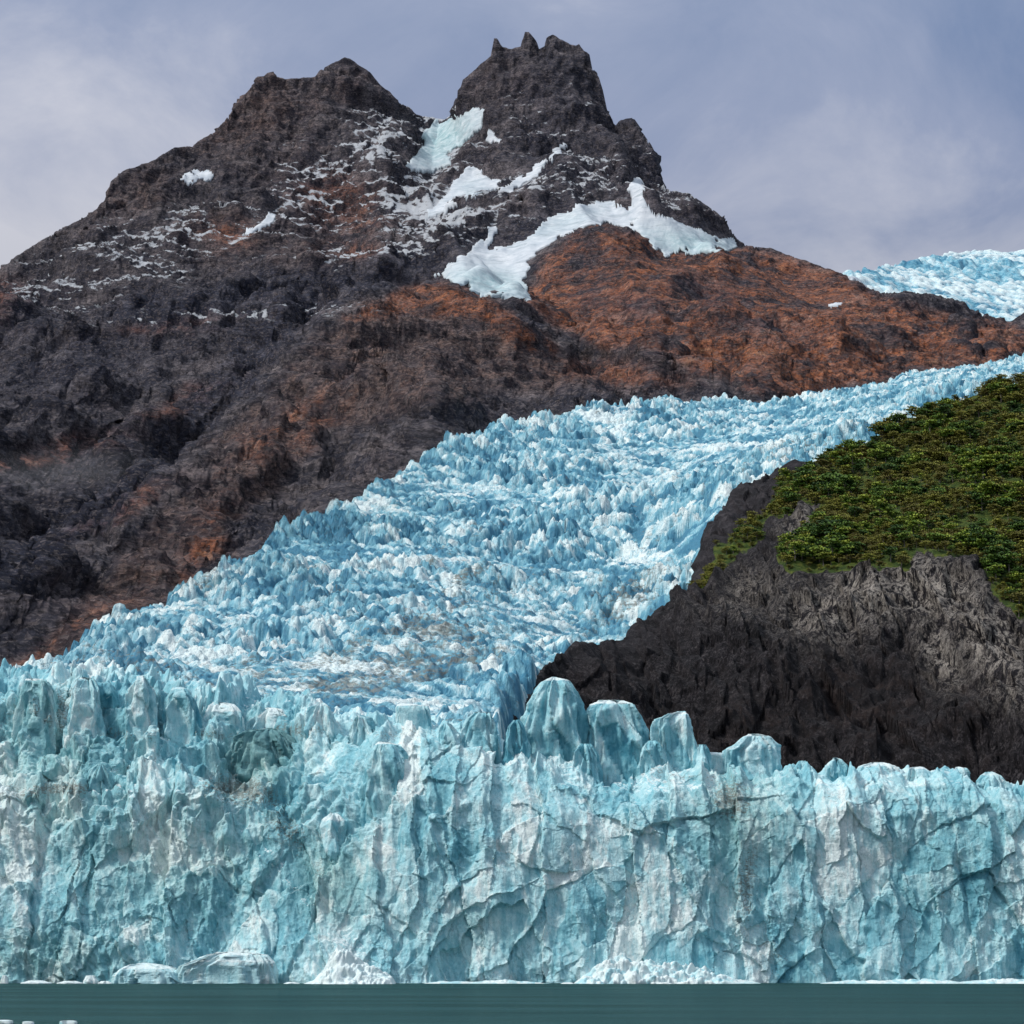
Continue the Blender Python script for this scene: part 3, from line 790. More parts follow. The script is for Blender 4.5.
# ------------------------------------------------------------------ headland
HS = [(440,800,950),(505,720,1010),(520,708,1030),(530,692,1060),(545,662,1130),(570,647,1180),(620,634,1250),(660,611,1310),(690,586,1370),(699,562,1410),(704,532,1450),(715,511,1490),(738,482,1530),
      (780,466,1570),(820,459,1590),(850,448,1610),(880,435,1630),(910,421,1650),(950,405,1680),(985,391,1700),(1024,381,1730),(1250,338,1820)]
hl = [HS, [(p[0] + 25, p[1] + 150, p[2] + 170) for p in HS],
      [(p[0], 940, p[2] + 420) for p in HS],
      [(690,590,1350),(720,580,1320),(760,560,1320),(800,570,1280),(860,572,1260),(900,567,1255),(950,552,1260),(985,582,1220),(1024,616,1180),(1250,690,1060)],
      [(640,640,1210),(700,640,1210),(800,640,1210),(900,640,1200),(1000,665,1150),(1250,740,1020)],
      [(600,690,1150),(700,700,1150),(800,710,1150),(900,720,1140),(1024,740,1090),(1250,790,980)],
      [(820,470,1560),(780,500,1480),(740,545,1390),(690,590,1350)],
      [(1024,480,1430),(920,490,1440),(850,510,1420)],
      [(440,830,930),(520,790,1000),(600,790,1080),(700,800,1090),(800,810,1090),(900,820,1080),(1024,850,1030),(1250,870,930)],
      [(400,940,880),(1400,940,850)]]
HA0, HA1, HY0, HY1 = -.04, .34, 850., 2100.
Hh = solve(hl, HA0, HA1, HY0, HY1, 380, 380)
Hh = smooth1(Hh, 2)
a = np.linspace(HA0, HA1, 980)
X, Y, Z = arc_rows(Hh, np.linspace(HY0, HY1, 380), a, HA0, HA1, 780, 1.4)
PX, PY = pix(X, Y, Z)
GREEN = [(693,590),(708,565),(730,542),(755,520),(775,498),(790,482),(812,468),(835,452),(855,438),(880,424),(910,408),(950,392),(985,376),(1024,366),(1400,280),(1400,760),(1024,622),(1000,600),(985,585),(970,560),(950,556),(930,560),(900,568),(870,574),(840,568),(810,576),(790,572),(778,556),(792,540),(815,522),(822,505),(800,508),(775,522),(752,545),(728,562),(712,584)]
gd = inpoly(PX, PY, GREEN) + 15 * fbm(PX / 26, PY / 18, 0 * PX, 4, 301)
front = sstep(1, -8, gd)
N = grid_normals(X, Y, Z)
g = fbm(X / 70, Y / 80, Z / 130, 6, 311, .55, ridged=True) - .42
fl2 = fbm(X / 16, Y / 16, Z / 55, 5, 321, .6, ridged=True) - .42
fc, ft, fb = facets(X / 17 + Z / 60, Z / 26, 331, .8, .5)
fd, ft2, fb2 = facets(X / 7 + Z / 40 + .4 * g, Z / 13, 333, .9, .5)
d = g * (9 + 8 * front) + fl2 * (1.5 + 3.5 * front) + fc * 4.5 * front + fd * 3.4 * front + 1.3 * fbm(X / 5, Y / 5, Z / 8, 4, 341)
ridge = np.exp(-((Y - np.interp(a, [at(*p)[0] / p[2] for p in HS], [p[2] for p in HS])[None, :]) / 40.) ** 2)
d = d * (1 - .6 * ridge)
X = X + N[..., 0] * d; Y = Y + N[..., 1] * d; Z = Z + N[..., 2] * d
PX, PY = pix(X, Y, Z)
jit = 14 * fbm(PX / 40, PY / 40, 0 * PX, 4, 351)
qx, qy = PX + jit, PY + jit
pale = blob(qx, qy, [(930,590,60,34,20,.95),(870,590,50,30,0,.9),(990,640,40,30,60,1),(940,655,20,34,-20,.8),(830,610,50,30,0,.75),(1010,680,30,30,0,.6),(750,590,50,22,-20,.4),(800,520,24,16,-30,.6)])
brown = blob(qx, qy, [(860,700,80,50,10,1),(780,720,110,50,0,.75),(960,720,60,50,50,.6),(830,670,60,20,-30,.6),(600,680,80,40,-20,.4)])
lav = blob(qx, qy, [(730,510,40,50,30,.95),(790,470,40,14,-15,.9),(700,560,20,40,10,.7),(640,640,60,16,-20,.4)])
zone = np.stack([np.clip(.5 + gd / 8, 0, 1), pale, brown, lav], -1).reshape(-1, 4)
hill = link('hill', raw_mesh('hill', np.stack([X, Y, Z], -1).reshape(-1, 3), grid_faces(*X.shape), M_HILL, {'zone': zone}))
tag(hill, 'dark rock headland with fluted cliffs and a green wooded top right of the glacier', 'hill', kind='structure')

# ------------------------------------------------------------------ beech trees on the headland
def tube(p0, p1, r0, r1, k=6):
    p0, p1 = np.array(p0, float), np.array(p1, float)
    d = p1 - p0; d /= np.linalg.norm(d)
    u = np.cross(d, (0.3, 1, .2)); u /= np.linalg.norm(u); v = np.cross(d, u)
    an = np.linspace(0, 2 * math.pi, k, endpoint=False)
    ring = np.cos(an)[:, None] * u + np.sin(an)[:, None] * v
    return np.concatenate([p0 + ring * r0, p1 + ring * r1]), grid_faces(2, k, True)

def join(parts):
    V, Fs, n = [], [], 0
    for v, f in parts:
        V.append(v); Fs.append(f + n); n += len(v)
    return np.concatenate(V), np.concatenate(Fs)

def tree_geo(seed, tall, wide, pads, leaves):
    g = np.random.default_rng(seed)
    tr = []; cen = []
    lean = g.uniform(-.25, .5)
    pts = [np.array((0, 0, -.6)), np.array((lean * .5, g.uniform(-.2, .2), tall * .35)), np.array((lean * 1.4, g.uniform(-.3, .3), tall * .8))]
    tr.append(tube(pts[0], pts[1], .26, .19)); tr.append(tube(pts[1], pts[2], .19, .07))
    for k in range(pads):
        h = tall * (.38 + .62 * (k + .4 * g.random()) / pads)
        an = g.uniform(0, 6.283); rad = wide * .5 * (1.05 - .75 * (h / tall - .38)) * g.uniform(.35, .95)
        c = np.array((lean * h / tall * 1.4 + rad * math.cos(an) + .25 * wide * .3, rad * math.sin(an), h))
        q = pts[1] + (pts[2] - pts[1]) * min(1, max(0, (h - tall * .45) / (tall * .45)))
        tr.append(tube(q, c, .09, .03, 5))
        cen.append((c, g.uniform(.8, 1.45) * wide * .26, g.uniform(.16, .32)))
    V, Fq, T = [], [], []
    for c, r, flat in cen:
        pt = g.uniform(.0, 1)
        for _ in range(leaves):
            v = g.normal(size=3); v /= np.linalg.norm(v); v *= g.random() ** .4
            p = c + v * np.array((r * 1.25, r, r * flat))
            n = g.normal(size=3) * .5 + np.array((0, -.25, 1.)); n /= np.linalg.norm(n)
            u = np.cross(n, g.normal(size=3)); u /= np.linalg.norm(u); w = np.cross(n, u)
            sz = g.uniform(.2, .4)
            b = len(V)
            V += [p - u * sz - w * sz * .7, p + u * sz - w * sz * .7, p + u * sz + w * sz * .7, p - u * sz + w * sz * .7]
            Fq.append((b, b + 1, b + 2, b + 3)); T += [.75 * pt + .25 * g.random()] * 4
    return join(tr), (np.array(V), np.array(Fq), np.array(T))

kinds = [tree_geo(900 + k, tall, wide, pads, 46) for k, (tall, wide, pads) in enumerate([(5.2, 6.2, 9), (4.4, 7.0, 9), (6.0, 5.4, 10), (3.4, 4.6, 7), (4.8, 5.6, 9)])]
trunk_me = [raw_mesh('trunk', k[0][0], k[0][1], M_BARK) for k in kinds]
crown_me = [raw_mesh('crown', k[1][0], k[1][1], M_LEAF, {'tint': np.stack([k[1][2], 0 * k[1][2]], 1)}, smooth=False) for k in kinds]

okv = np.argwhere((gd > 1) & (PX < 1130) & (Y < np.interp(a, [at(*p)[0] / p[2] for p in HS], [p[2] for p in HS])[None, :] - 3))
g = np.random.default_rng(77)
# area-weighted picks on the hill, kept apart by a spacing grid
Pm = np.stack([X, Y, Z], -1)
ar = np.linalg.norm(np.cross(np.gradient(Pm, axis=0), np.gradient(Pm, axis=1)), axis=-1)[okv[:, 0], okv[:, 1]]
pick = g.choice(len(okv), 30000, p=ar / ar.sum())
taken = {}; spots = []
thin = noise(X / 40, Y / 40, 0 * X, 361); big_t = noise(X / 28, Y / 28, 0 * X, 363)
for i in pick:
    r, c = okv[i]
    x, y, z = X[r, c], Y[r, c], Z[r, c]
    gap = 3.7 if thin[r, c] > -.05 else 6.0 if thin[r, c] > -.22 else 12.
    kx, ky = int(x // 4), int(y // 4)
    if any((x - q[0]) ** 2 + (y - q[1]) ** 2 < gap * gap for i2 in (-1, 0, 1) for j2 in (-1, 0, 1) for q in taken.get((kx + i2, ky + j2), ())): continue
    taken.setdefault((kx, ky), []).append((x, y))
    spots.append((x, y, z, PX[r, c], PY[r, c], gd[r, c], r, c))
    if len(spots) > 3600: break
sized = []
for s_ in spots:
    k = int(g.integers(0, 5)); sc = g.uniform(.7, 1.45)
    if s_[5] < 5: sc *= .7
    sc *= .8 + .5 * sstep(-.3, .3, big_t[int(s_[6]), int(s_[7])])
    if g.random() < .12: sc *= 1.35
    sized.append((s_, k, sc, g.uniform(0, 6.283)))
inframe = [q for q in sized if -5 < q[0][3] < 1022 and q[0][4] < 640]
order = sorted(inframe, key=lambda q: -q[2] / q[0][1])
single = order[:300]; ids = set(id(q) for q in single)
TREES = {0: 'windswept green beech tree with flat layered crown on the headland', 1: 'low spreading green beech tree with a wide crown on the headland',
         2: 'taller narrow green beech tree on the headland slope', 3: 'small shrubby green beech tree on the headland', 4: 'bushy rounded green beech tree on the headland slope'}
for (s_, k, sc, rz) in single:
    e = bpy.data.objects.new('beech_tree', None); C.objects.link(e)
    e.location = s_[:3]; e.rotation_euler = (0, 0, rz * .15); e.scale = (sc, sc, sc); e.empty_display_size = .5
    tag(e, TREES[k], 'tree', 'beech trees on the headland: ' + ['flat crowned', 'low spreading', 'tall narrow', 'small shrubby', 'bushy rounded'][k])
    link('trunk', trunk_me[k], e); link('crown', crown_me[k], e)
rest = [q for q in sized if id(q) not in ids]
def mass(idx, name):
    Vs, Fs, Ts, n = [], [], [], 0
    for (s_, k, sc, rz) in rest:
        v, f = (kinds[k][0] if idx == 0 else kinds[k][1][:2])
        c_, s2 = math.cos(rz * .15), math.sin(rz * .15)
        q = np.stack([v[:, 0] * c_ - v[:, 1] * s2, v[:, 0] * s2 + v[:, 1] * c_, v[:, 2]], 1) * sc + np.array(s_[:3])
        Vs.append(q); Fs.append(f + n); n += len(q)
        if idx: Ts.append(np.stack([kinds[k][1][2], np.full(len(q), random.random())], 1))
        else: Ts.append(np.zeros((len(q), 2)))
    return raw_mesh(name, np.concatenate(Vs), np.concatenate(Fs), M_LEAF if idx else M_BARK, {'tint': np.concatenate(Ts)}, smooth=not idx)
woods = link('woods', mass(1, 'woods'))
tag(woods, 'dense low green wood covering the top of the rock headland', 'woods', kind='stuff')
stems = link('trunks', mass(0, 'trunks'), woods); stems['kind'] = 'stuff'

# ------------------------------------------------------------------ glacier front (ice cliff)
Y0 = 803.
CL = {  # column: ten levels of (photo row, metres behind the waterline)
 -520: [(1000,0),(960,1),(930,4),(890,8),(840,14),(800,24),(788,40),(745,50),(700,62),(697,110),(694,150)],
 0:    [(1000,0),(960,2),(935,4),(890,9),(840,16),(803,24),(792,42),(752,50),(694,62),(692,110),(690,150)],
 100:  [(1000,0),(960,2),(935,4),(890,8),(840,13),(800,20),(788,36),(740,48),(688,62),(690,110),(690,150)],
 200:  [(1000,-2),(960,0),(935,4),(890,9),(840,17),(795,27),(770,40),(738,54),(710,72),(706,110),(704,150)],
 260:  [(1000,-5),(960,-1),(935,4),(890,10),(840,20),(800,30),(772,42),(742,54),(716,72),(712,110),(712,150)],
 320:  [(1000,-8),(960,-4),(935,0),(890,8),(840,16),(800,24),(772,32),(744,44),(718,64),(714,110),(714,150)],
 390:  [(1000,-10),(960,-6),(935,-2),(890,2),(840,6),(800,10),(772,15),(744,22),(724,36),(720,90),(718,140)],
 450:  [(1000,-4),(960,-1),(935,0),(890,2),(840,4),(800,7),(772,11),(744,17),(728,30),(724,90),(722,140)],
 520:  [(1000,0),(960,1),(935,2),(890,3),(840,5),(805,8),(786,12),(768,18),(757,30),(752,80),(752,130)],
 600:  [(1000,0),(960,1),(935,2),(890,3),(840,5),(810,8),(794,12),(780,18),(771,30),(770,70),(774,120)],
 700:  [(1000,0),(960,1),(935,2),(890,3),(840,5),(812,7),(796,11),(785,17),(778,28),(778,60),(786,110)],
 850:  [(1000,0),(960,1),(935,2),(890,3),(840,5),(812,7),(795,10),(782,14),(775,24),(778,60),(795,110)],
 960:  [(1000,0),(960,1),(935,2),(890,3),(845,5),(820,7),(802,10),(790,14),(783,24),(788,60),(805,110)],
 1024: [(1000,0),(960,1),(935,2),(890,3),(850,5),(830,7),(815,9),(805,14),(798,22),(803,60),(818,110)],
 1540: [(1000,0),(960,1),(935,2),(890,3),(855,5),(838,7),(825,9),(815,14),(808,22),(813,60),(828,110)]}
ck = sorted(CL)
pxs = np.concatenate([np.linspace(-520, -60, 60, endpoint=False), np.linspace(-60, 1084, 1430), np.linspace(1084, 1540, 61)[1:]])
lev = np.array([0, .09, .16, .28, .42, .53, .62, .72, .82, .92, 1.])
NR = 860
t = np.linspace(0, 1, NR)
CT = np.array([CL[k] for k in ck], float)            # columns, levels, 2
def smcol(v):
    w = np.interp(pxs, ck, v)
    return np.convolve(np.pad(w, 20, mode='edge'), np.ones(41) / 41, 'valid')
rows_py = np.stack([smcol(CT[:, k, 0]) for k in range(11)]); rows_dy = np.stack([smcol(CT[:, k, 1]) for k in range(11)])
PYg = np.stack([np.interp(t, lev, rows_py[:, j]) for j in range(len(pxs))], 1)
DYg = np.stack([np.interp(t, lev, rows_dy[:, j]) for j in range(len(pxs))], 1)
for _ in range(10):
    PYg[1:-1] = (PYg[:-2] + PYg[2:] + 2 * PYg[1:-1]) / 4; DYg[1:-1] = (DYg[:-2] + DYg[2:] + 2 * DYg[1:-1]) / 4
PXg = np.tile(pxs, (NR, 1))
X, Y, Z = at(PXg, PYg, Y0 + DYg)
crest = sstep(.55, .8, t)[:, None] * sstep(1.0, .84, t)[:, None]
left = sstep(420, 250, PXg)
S = DYg  # depth behind the waterline
# broad buttresses, pillars near the top, fractured planes
N = grid_normals(smooth1(X, 8), smooth1(Y, 8), smooth1(Z, 8))
wz = 10 * fbm(X / 26, Z / 26, 0 * X, 5, 401, .55); wx = 8 * fbm(X / 20, Z / 30, 0 * X + 3, 5, 411, .55)
A, ta, ea = facets((X + wx) / 26, (Z + wz + .35 * X) / 46, 421, .8, .16)
Bf, tb, eb = facets((X + wx * .8 - .25 * Z) / 10, (Z + wz * .8) / 17, 431, .8, .22)
Cf, tc, ec = facets((X + .3 * Z + wx * .5) / 4.0, (Z + wz * .5) / 6.2, 441, .8, .25)
sc1 = scallop((X + wx * .7) / 8, (Z + wz * .7) / 15, 451)
sc2 = scallop((X + wx * .5) / 3.0, (Z + wz * .5 + .3 * X) / 4.8, 461)
pil = fbm((X + wx * .5) / 9, Y / 60, Z / 60, 5, 471, .55, ridged=True) - .45
grain = fbm((X + .5 * Z + wx * .3) / 2.6, Y / 12, (Z - .5 * X) / 9, 4, 475, .6, ridged=True) - .4
calmf = 1 - .7 * np.clip(blob(PXg, PYg, [(900,890,150,75,0,1),(480,910,70,60,0,.9),(680,880,60,60,0,.6),(120,900,50,50,0,.6)]), 0, 1)
chop = sstep(-.2, .3, noise(X / 40, Y / 60, Z / 30, 481)) * calmf          # where the wall is broken up
s1, ts, es = facets((X + wx * .6) / 12, (Z + wz + .5 * X) / 62, 501, .7, .5)
s2, tq, eq = facets((X + wx * .8 - .45 * Z) / 24, (Z + wz * .8) / 30, 503, 1.0, .3)
brk = np.clip(np.exp(-(es / .10) ** 2) + np.exp(-(eq / .07) ** 2), 0, 1)      # along the edges of the slabs the ice is shattered
fr = np.clip(.22 + .55 * chop + .5 * brk + .45 * left + .5 * crest, 0, 1.2)
d = A * 2.2 + s1 * 2.6 + s2 * 1.7 + pil * (1.0 + 5.0 * sstep(-.1, .4, noise(X / 35, Z / 60, 0 * X, 479)) * (.3 + crest)) * calmf
d = d + (sc1 - .3) * 1.7 * (.4 + .8 * crest + .3 * chop) + Bf * 1.7 * fr + Cf * .75 * fr + (sc2 - .3) * .8 * fr + grain * .6 * (.3 + fr)
d = d + fbm(X / 6, Y / 6, Z / 8, 5, 491, .62) * 1.5 * (.2 + .8 * fr) + 1.6 * fbm(X / 18, Y / 18, Z / 22, 3, 495)
# chaos of blocks on the left tiers and along the crest
bx, tx = blocks(X / 10 + .2 * S / 9 + wx / 30, S / 13 + Z / 16, 601, .5, 3.4, .8)
bx2, tx2 = blocks(X / 4.2 + wx / 14, S / 6 + Z / 7, 611, .42, 2.8, .9)
tier = left * sstep(.36, .5, t)[:, None]
d = d + tier * (bx * 4.2 + bx2 * 1.7)
body = sstep(0, .05, t)[:, None]
X = X + N[..., 0] * d * body; Y = Y + N[..., 1] * d; Z = Z + N[..., 2] * d * body
top = sstep(.7, .8, t)[:, None]
cb, ct = blocks(X / 8.5 + wx / 30, (Y - Y0) / 12, 621, .5, 3.2, .9)
cb2, ct2 = blocks(X / 3.6 + wx / 20, (Y - Y0) / 6, 631, .42, 2.6, .9)
Z = Z + top * (cb * (2.6 + 1.2 * left) + cb2 * 1.2 - 1.8)
PX, PY = pix(X, Y, Z)
nrm = grid_normals(X, Y, Z); nzz = np.abs(nrm[..., 2])
jit = 9 * fbm(PX / 26, PY / 26, 0 * PX, 4, 641)
qx, qy = PX + jit, PY + jit
tone = .08 + .18 * ta + .2 * ts + .2 * tq + .22 * tb + .16 * tc + .12 * np.clip(.5 + pil, 0, 1)
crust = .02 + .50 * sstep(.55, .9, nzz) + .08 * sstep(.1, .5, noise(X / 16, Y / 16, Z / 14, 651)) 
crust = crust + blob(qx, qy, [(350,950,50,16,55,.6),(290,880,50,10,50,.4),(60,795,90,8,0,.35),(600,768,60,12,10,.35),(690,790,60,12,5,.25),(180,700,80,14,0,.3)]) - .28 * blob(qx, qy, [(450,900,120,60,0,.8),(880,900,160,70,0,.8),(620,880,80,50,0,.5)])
dirt = blob(qx, qy, [(60,790,80,9,-3,.62),(240,790,50,22,10,.66),(200,735,60,8,0,.5),(50,715,60,34,0,.55),(130,735,60,10,0,.45),(300,730,50,12,0,.5),(285,830,45,22,35,.5),(320,870,30,14,50,.42),(640,768,50,8,8,.45),(730,800,30,26,80,.62),(745,880,14,60,5,.55),(770,955,30,30,30,.35),(690,775,80,8,0,.4),(850,800,40,10,0,.3),(400,735,60,10,0,.4),(945,895,14,10,0,.4),(600,762,50,6,0,.5)])
dirt = 1.45 * dirt + .2 * sstep(.75, .98, nzz)
teal = blob(qx, qy, [(255,758,40,34,0,1),(50,780,90,70,0,.6),(180,860,120,70,0,.55),(40,960,80,40,0,.7),(330,880,50,40,50,.8),(740,820,50,60,0,.7),(470,930,60,40,0,.3),(960,860,80,80,0,.25)])
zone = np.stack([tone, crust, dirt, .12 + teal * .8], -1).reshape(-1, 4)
Fc = grid_faces(*X.shape)
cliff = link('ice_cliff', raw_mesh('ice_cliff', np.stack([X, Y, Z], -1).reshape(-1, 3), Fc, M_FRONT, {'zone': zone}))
tag(cliff, 'long towering wall of turquoise glacier ice rising straight from the lake', 'ice cliff')

# ------------------------------------------------------------------ separate ice towers, blocks and floating ice
def lump(name, left, right, Yc, label, cat, mat=M_FRONT, thick=.8, sink=0.0, tone=.45, crust=.2, dirt=.05, teal=.15, chunk=1.0, seed=1, group=None, box=2.6, rows=110, around=130, k=1.0, back=0, flute=1.6):
    """a closed block of ice: its two flanks as photo rays at one distance, a rounded-box cross section behind them"""
    L = np.array(sorted(left, key=lambda q: -q[1]), float); Rr = np.array(sorted(right, key=lambda q: -q[1]), float)
    lx, _, lz = at(L[:, 0], L[:, 1], Yc); rx, _, rz = at(Rr[:, 0], Rr[:, 1], Yc)
    z0 = max(lz[0], rz[0]) - sink; z1 = max(lz[-1], rz[-1])
    s = np.sin(np.linspace(0, 1, rows) * math.pi / 2)
    zz = z0 + (z1 - z0) * s
    xl = np.interp(zz, lz, lx); xr = np.interp(zz, rz, rx)
    cx = (xl + xr) / 2; w = np.maximum((xr - xl) / 2, .02)
    wmax = w.max()
    dep = np.minimum(w, wmax * .8) * thick
    ks = np.ones(15) / 15
    dep = np.convolve(np.pad(dep, 7, mode='edge'), ks, 'valid')
    fade = np.clip((1 - s) / .03, 0, 1) ** .5
    an = np.linspace(0, 2 * math.pi, around, endpoint=False)
    c, sn = np.cos(an), np.sin(an)
    ux = np.sign(c) * np.abs(c) ** (2 / box); uy = np.sign(sn) * np.abs(sn) ** (2 / box)
    X = cx[:, None] + w[:, None] * ux * (.15 + .85 * fade[:, None] if False else 1)
    Yg = Yc + wmax * thick * .5 + back + (dep * fade + .02)[:, None] * uy
    Zg = np.tile(zz[:, None], (1, around))
    nx, ny = ux, uy
    ln = np.sqrt(nx ** 2 + ny ** 2); nx, ny = nx / ln, ny / ln
    px_ = X * k; pz = Zg * k
    e0 = (an / (2 * math.pi)) * 6.0 * wmax * k + 0 * px_
    f1, t1, e1 = facets(e0 / 5 + .15 * pz / 2, pz / 20, 700 + seed * 13, .9, .5)
    f2, t2, e2 = facets(e0 / 2.0, pz / 6.5, 707 + seed * 13, .9, .5)
    sc = scallop(e0 / 4, pz / 7, 711 + seed * 13)
    d = (f1 * 1.0 + f2 * .45 + (sc - .3) * .9 + flute * (fbm(e0 / 4.5, pz / 26, 0 * pz, 3, 740 + seed, ridged=True) - .45) + .7 * fbm(px_ / 5, Yg * k / 5, pz / 9, 5, 720 + seed)) * chunk / k
    am_ = np.minimum(1, w / (wmax * .35))[:, None]
    X = X + nx * d * am_; Yg = Yg + ny * d * am_ * 1.4
    Zg = Zg + (.4 * fbm(X / 3, Yg / 3, Zg / 3, 3, 730 + seed)) * chunk / k * np.clip(s, 0, 1)[:, None]
    # pole vertex closes the top
    V = np.stack([X, Yg, Zg], -1).reshape(-1, 3)
    Fq = grid_faces(rows, around, True)
    capt = np.array([[cx[-1], Yc + wmax * thick * .5 + back, zz[-1] + .05 / k]])
    V = np.concatenate([V, capt]); n = len(V) - 1
    lr = (rows - 1) * around
    j = np.arange(0, around, 2)
    cap = np.stack([lr + j, lr + (j + 1) % around, lr + (j + 2) % around, np.full(len(j), n)], 1)
    n3 = np.clip(np.gradient(np.minimum(w, 99))[:, None] * -1 / (np.gradient(zz)[:, None] + 1e-6), 0, 2) / 2
    To = np.clip(tone - .1 + .3 * t1 + .2 * t2, 0, 1); Cr = crust + .55 * n3 + 0 * To
    Zn = np.stack([To, Cr, dirt + .3 * (1 - s)[:, None] + 0 * To, teal + 0 * To], -1).reshape(-1, 4)
    Zn = np.concatenate([Zn, Zn[-1:]])
    o = link(name, raw_mesh(name, V - np.array((cx[0], Yc, z0)), np.concatenate([Fq, cap]), mat, {'zone': Zn}))
    o.location = (cx[0], Yc, z0)
    return tag(o, label, cat, group)

GR = 'ice towers standing along the glacier front'
def tower(*a, **kw): return lump('ice_tower', *a, cat='ice tower', group=GR, sink=18, **kw)
tower([(512,775),(518,738),(523,718),(528,702),(534,691),(543,680),(552,675.5)], [(594,775),(590,745),(586,725),(581,708),(574,690),(566,679),(556,675)], Y0+34, 'tall smooth dome shaped ice tower, highest on the front against the dark rock', flute=3.2, thick=.8, seed=1, tone=.38, crust=.16, box=2.2, chunk=.9)
tower([(583,780),(583,735),(584,716),(588,708),(593,703),(600,700.5)], [(652,780),(650,762),(646,735),(640,715),(632,704),(622,700),(612,699)], Y0+36, 'broad two lobed ice tower just right of the tall dome', flute=3.4, thick=.6, seed=2, tone=.34, crust=.16)
tower([(652,785),(655,750),(656,728),(658,719),(668,714),(678,711.5)], [(702,785),(698,760),(693,735),(689,718),(685,710.5)], Y0+34, 'slanting wedge ice tower with a pointed right corner', flute=2.4, thick=.6, seed=3, tone=.42, crust=.18, box=3)
tower([(724,790),(725,760),(727,750),(735,746),(742,740),(750,733.5)], [(782,790),(781,768),(780,757),(776,745),(766,735),(757,733)], Y0+36, 'squat rounded ice block standing alone before the dark headland', thick=.7, seed=4, tone=.42, crust=.2)
tower([(702,785),(703,760),(705,754),(712,752.5)], [(728,785),(727,760),(725,754),(718,752)], Y0+40, 'low flat ice block leaning against the squat rounded one', thick=.8, seed=5, tone=.4, crust=.15, box=4)
tower([(395,755),(396,725),(397,708),(400,703)], [(432,755),(431,730),(429,712),(427,706),(403,702.5)], Y0+40, 'square topped white ice tower with a blue side before the smooth glacier', thick=.8, seed=6, tone=.42, crust=.3, box=5, chunk=.6)
tower([(452,775),(456,745),(462,728),(468,718),(474,713)], [(500,775),(497,752),(494,730),(491,716),(489,712),(478,711.5)], Y0+26, 'upright fluted ice slab left of the tall dome', thick=.7, seed=7, tone=.4, crust=.15, box=3.2)
tower([(218,830),(224,775),(230,752),(238,737),(250,730),(262,727)], [(304,830),(300,775),(297,752),(288,737),(278,729),(268,727)], Y0+44, 'dark teal ice block streaked with dirt amid the left ledges', thick=.7, seed=8, tone=.05, crust=-.1, teal=.85, dirt=.3, box=3.2, chunk=1.5)
tower([(296,765),(300,735),(304,720),(312,707),(318,702)], [(342,765),(338,738),(334,720),(328,706),(322,701.5)], Y0+46, 'pale pointed ice pinnacle right of the dark teal block', thick=.8, seed=9, tone=.5, crust=.2)
tower([(198,760),(202,728),(206,712),(212,702)], [(246,760),(243,730),(241,712),(234,704),(216,701)], Y0+54, 'white capped square ice block behind the dark teal block', thick=.8, seed=10, tone=.5, crust=.45, box=4)
tower([(822,800),(825,775),(828,764),(833,758)], [(853,800),(851,778),(848,765),(843,759),(838,757)], Y0+26, 'narrow rounded ice knob on the right half of the crest', thick=.9, seed=11, tone=.42, crust=.22)
tower([(853,795),(856,775),(862,765),(872,762)], [(902,795),(899,775),(895,767),(886,762.5),(878,761.5)], Y0+30, 'flat bun shaped ice block beside the narrow rounded knob', thick=.8, seed=12, tone=.46, crust=.2)
tower([(947,815),(950,785),(953,773),(957,767)], [(972,815),(970,785),(968,774),(964,768),(960,766.5)], Y0+24, 'slim rounded ice knob near the right end of the crest', thick=.9, seed=13, tone=.5, crust=.22)
tower([(972,820),(977,795),(982,780),(988,772)], [(1012,820),(1009,800),(1006,784),(1000,775),(993,771.5)], Y0+26, 'humped ice block at the right end of the crest', thick=.8, seed=14, tone=.48, crust=.2)
tower([(792,795),(795,775),(797,766),(800,761)], [(813,795),(811,775),(809,768),(803,760.5)], Y0+28, 'small sharp ice tooth right of the squat rounded block', thick=.9, seed=15, tone=.4, crust=.2)
tower([(900,800),(904,780),(910,769),(918,766)], [(940,800),(937,782),(932,772),(924,766)], Y0+28, 'jagged ice block between the bun shaped block and the slim knob', thick=.8, seed=16, tone=.46, crust=.22, box=3)
tower([(362,800),(366,770),(370,752),(378,742)], [(412,800),(408,772),(404,755),(396,744),(384,741)], Y0+14, 'rounded ice buttress below the square topped white tower', thick=.8, seed=17, tone=.4, crust=.15)
tower([(500,765),(504,742),(509,728),(514,720)], [(530,765),(528,745),(524,730),(518,719.5)], Y0+24, 'little blue ice spike at the left foot of the tall dome', thick=.9, seed=18, tone=.25, crust=.12)
tower([(80,820),(84,790),(90,772),(97,764)], [(116,820),(113,790),(109,774),(101,763.5)], Y0+22, 'leaning blue ice fin on the dirty ledge at the left', thick=.9, seed=19, tone=.25, crust=.12, teal=.4)
tower([(318,850),(319,832),(323,820),(330,813)], [(346,850),(345,832),(342,821),(335,812.5)], Y0+14, 'rounded white ice ball under the pale pinnacle', thick=1.0, seed=20, tone=.4, crust=.4, box=2)

